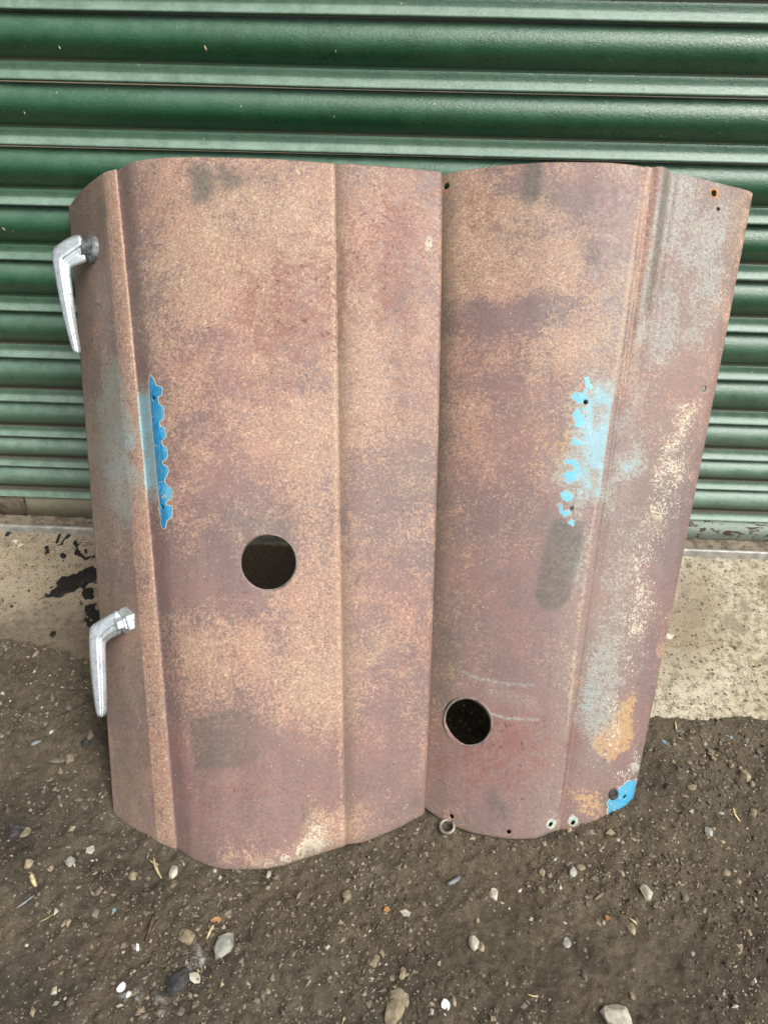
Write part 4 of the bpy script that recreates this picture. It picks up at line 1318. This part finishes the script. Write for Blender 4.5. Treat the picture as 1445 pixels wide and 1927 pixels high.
def spring(name, turns, R, hw, hh, rise, mat, parent, start=0.0):
    n = int(48 * turns)
    V, F = [], []
    for i in range(n + 1):
        u = start + 2 * math.pi * turns * i / n
        z = rise * i / n
        for dr, dz in ((-hw, -hh), (hw, -hh), (hw * 1.05, 0), (hw, hh), (-hw, hh), (-hw * 1.05, 0)):
            V.append(((R + dr) * math.cos(u), (R + dr) * math.sin(u), z + dz))
    for i in range(n):
        for j in range(6): F.append((i * 6 + j, (i + 1) * 6 + j, (i + 1) * 6 + (j + 1) % 6, i * 6 + (j + 1) % 6))
    F += [tuple(range(6)), tuple(range(n * 6, n * 6 + 6))[::-1]]
    return mesh_obj(name, V, F, mat, parent)


spring("coil", 1.93, .0083, .0017, .0011, .0040, WASHER, wroot, 1.2)
wroot.rotation_euler = (math.radians(14), math.radians(-6), 0)


def sliver(name, px0, py0, px1, py1, wpx, mat, label, cat, bend=.0, thick=.35, group=None):
    A, B = ground_pt(px0, py0), ground_pt(px1, py1)
    A[2] += .0022; B[2] += .0018
    n = 8
    V, F = [], []
    ax = B - A
    L = np.linalg.norm(ax)
    ax /= L
    side_ = np.cross(ax, [0, 0, 1.]); side_ /= np.linalg.norm(side_)
    up = np.cross(side_, ax)
    w = wpx / FOC * float((A - CAM) @ FW) / 2
    r = np.random.default_rng(int(px0 + py0))
    for i in range(n + 1):
        t = i / n
        p = A + ax * L * t + side_ * bend * L * 4 * t * (1 - t) + up * (.0012 * math.sin(math.pi * t))
        ww = w * (.35 + .65 * math.sin(math.pi * min(.96, .1 + .85 * t))) * r.uniform(.8, 1.2)
        V += [p - side_ * ww, p + up * ww * thick, p + side_ * ww, p - up * ww * thick]
    for i in range(n):
        for j in range(4): F.append((i * 4 + j, (i + 1) * 4 + j, (i + 1) * 4 + (j + 1) % 4, i * 4 + (j + 1) % 4))
    F += [(0, 1, 2, 3), (n * 4 + 3, n * 4 + 2, n * 4 + 1, n * 4)]
    c_ = np.array(V).mean(0)
    o = mesh_obj(name, np.array(V) - c_, F, mat)
    o.location = c_
    return tag(o, label, cat, group)


sliver("slate_sliver", 841, 1668, 866, 1650, 11, SLATE, "grey pointed slate sliver below the seam between the panels", "stone", .05, .5)
sliver("straw", 290, 1616, 305, 1655, 6, STRAW, "pale frayed straw left of the round cream pebble", "straw", .05)
sliver("straw", 283, 1620, 300, 1630, 4, STRAW, "short straw crossing the frayed straw's top", "straw", .08)
sliver("twig", 276, 1778, 292, 1728, 9, WOOD, "split brown twig lying upright in the lower left soil", "twig", .03, .7)
sliver("twig", 283, 1772, 304, 1735, 5, WOOD, "thin brown twig right of the split one", "twig", -.03, .7)
sliver("wood_splinter", 391, 1776, 404, 1750, 6, STRAW, "tan wood splinter above the large grey flint", "splinter", .0, .6)
sliver("wood_splinter", 35, 1716, 68, 1690, 6, SLATE, "grey weathered splinter at the left edge", "splinter", .05, .6)
sliver("straw", 76, 1740, 104, 1726, 3, STRAW, "thin curved straw at the left", "straw", .1)
sliver("straw", 1378, 1522, 1391, 1549, 5, STRAW, "pale straw beside the double lobed stone at right", "straw", .15)
sliver("twig", 1118, 1694, 1134, 1684, 6, ROCKS[1], "short pinkish stick right of the grey stones", "twig", 0, .7)
sliver("wood_splinter", 1182, 1733, 1198, 1742, 5, STRAW, "pale splinter lying on the tan wedge pebble", "splinter", .0, .5)
sliver("wood_splinter", 59, 1405, 80, 1396, 11, SLATE, "short grey stick above the dark shell at left", "splinter", 0, .8)
sliver("wood_splinter", 62, 1650, 70, 1672, 10, STRAW, "beige flat splinter under the pale squarish stone at left", "splinter", .03, .4)
sliver("straw", 785, 1884, 790, 1920, 3, WOOD, "dark thin stalk between the long flat stone and the white chip", "straw", .02)
sliver("straw", 1272, 1352, 1275, 1372, 3, STRAW, "tiny straw just below the concrete edge at right", "straw", .05)
sliver("straw", 990, 1878, 1010, 1882, 3, STRAW, "yellowish straw at the lower right of the middle", "straw", .1)


def chip(name, px, py, r_px, mat, label, cat, sx=1.0, k=6, thick=.28, group=None):
    P = ground_pt(px, py)
    r = r_px / FOC * float((P - CAM) @ FW)
    rr = np.random.default_rng(int(px * 3 + py))
    V, F = [], []
    for lv, f in ((-.5, .9), (.3, 1.0), (.5, .8)):
        for j in range(k):
            u = 2 * math.pi * j / k
            q = r * f * (.75 + .5 * np.random.default_rng(int(px + j * 7)).uniform())
            V.append((q * math.cos(u) * sx, q * math.sin(u), lv * r * thick * 2 + rr.normal(0, .03) * r))
    for l in range(2):
        for j in range(k): F.append((l * k + j, l * k + (j + 1) % k, (l + 1) * k + (j + 1) % k, (l + 1) * k + j))
    F += [tuple(range(2 * k, 3 * k)), tuple(range(k))[::-1]]
    o = mesh_obj(name, V, F, mat, None, smooth=False)
    o.location = (P[0], P[1], P[2] + r * thick * .9)
    o.rotation_euler = (rr.uniform(-.15, .15), rr.uniform(-.15, .15), rr.uniform(0, 6))
    return tag(o, label, cat, group)


chip("plastic_chip", 837, 1896, 8, WHITE, "bright white oval chip on the soil at the bottom middle", "chip", 1.2, 10, .25)
chip("leaf_scrap", 408, 1737, 8, LEAF, "orange leaf scrap on the soil above the large flint", "leaf", 1.3, 6, .08)
chip("bone_chip", 172, 1603, 8, ROCKS[2], "small crooked white splinter of bone left of the panel", "chip", 1.2, 5, .2)
chip("shell_bit", 261, 1788, 7, WHITE, "white crescent shell bit left of the tan stone", "shell", .5, 7, .25)
chip("shell_bit", 370, 1847, 9, ROCKS[2], "white shell bit right of the dark wet lump", "shell", 1.4, 7, .25)
chip("foil_scrap", 231, 1862, 8, WHITE, "crumpled white scrap lying in the lower left soil", "scrap", 1.1, 9, .25)
chip("foil_scrap", 244, 1876, 5, WHITE, "smaller white scrap below the crumpled one", "scrap", 1.4, 7, .25)
chip("brick_crumb", 727, 1713, 6, LEAF, "orange brick crumb in the soil below the left panel", "crumb", 1, 5, .5)
chip("brick_crumb", 1141, 1731, 5, LEAF, "orange brick crumb between the grey diamond stone and the wedge pebble", "crumb", 1, 5, .5)
chip("bone_chip", 764, 1722, 7, ROCKS[2], "small forked white chip below the panels", "chip", 1.5, 5, .2)
chip("paint_flake", 1250, 1394, 5, BLUEFLAKE, "sky blue paint flake right of the narrow panel's lower edge", "paint flake", 1, 5, .1)
chip("paint_flake", 1378, 1381, 4, BLUEFLAKE, "sky blue paint flake just below the concrete at right", "paint flake", 1, 5, .1)
chip("glass_bit", 217, 1717, 4, BLUEFLAKE, "tiny turquoise glass bit in the lower left soil", "glass bit", 1, 5, .3)

# seeds and husks stuck to the shutter paint
for px, py, w, lab in [(387, 91, 5, "tan seed husk stuck to the upper slat above the left panel"), (113, 90, 3, "small husk on the second slat near the left edge"),
                       (632, 96, 3, "small husk on the second slat above the crease of the left panel"), (8, 431, 4, "husk on the slat at the left edge beside the upper handle"),
                       (47, 213, 3, "pair of chaff specks on the third slat at left")]:
    d = ray(px, py)
    P = CAM + (CAM_D - .0100) / d[1] * d
    r = w / FOC * float((P - CAM) @ FW)
    V, F = ico(1)
    o = mesh_obj("seed_husk", V * np.array([r * .45, r * .35, r * 1.2]), F, STRAW)
    o.location = P
    o.rotation_euler = (.2, random.uniform(-.5, .3), 0)
    tag(o, lab, "husk")
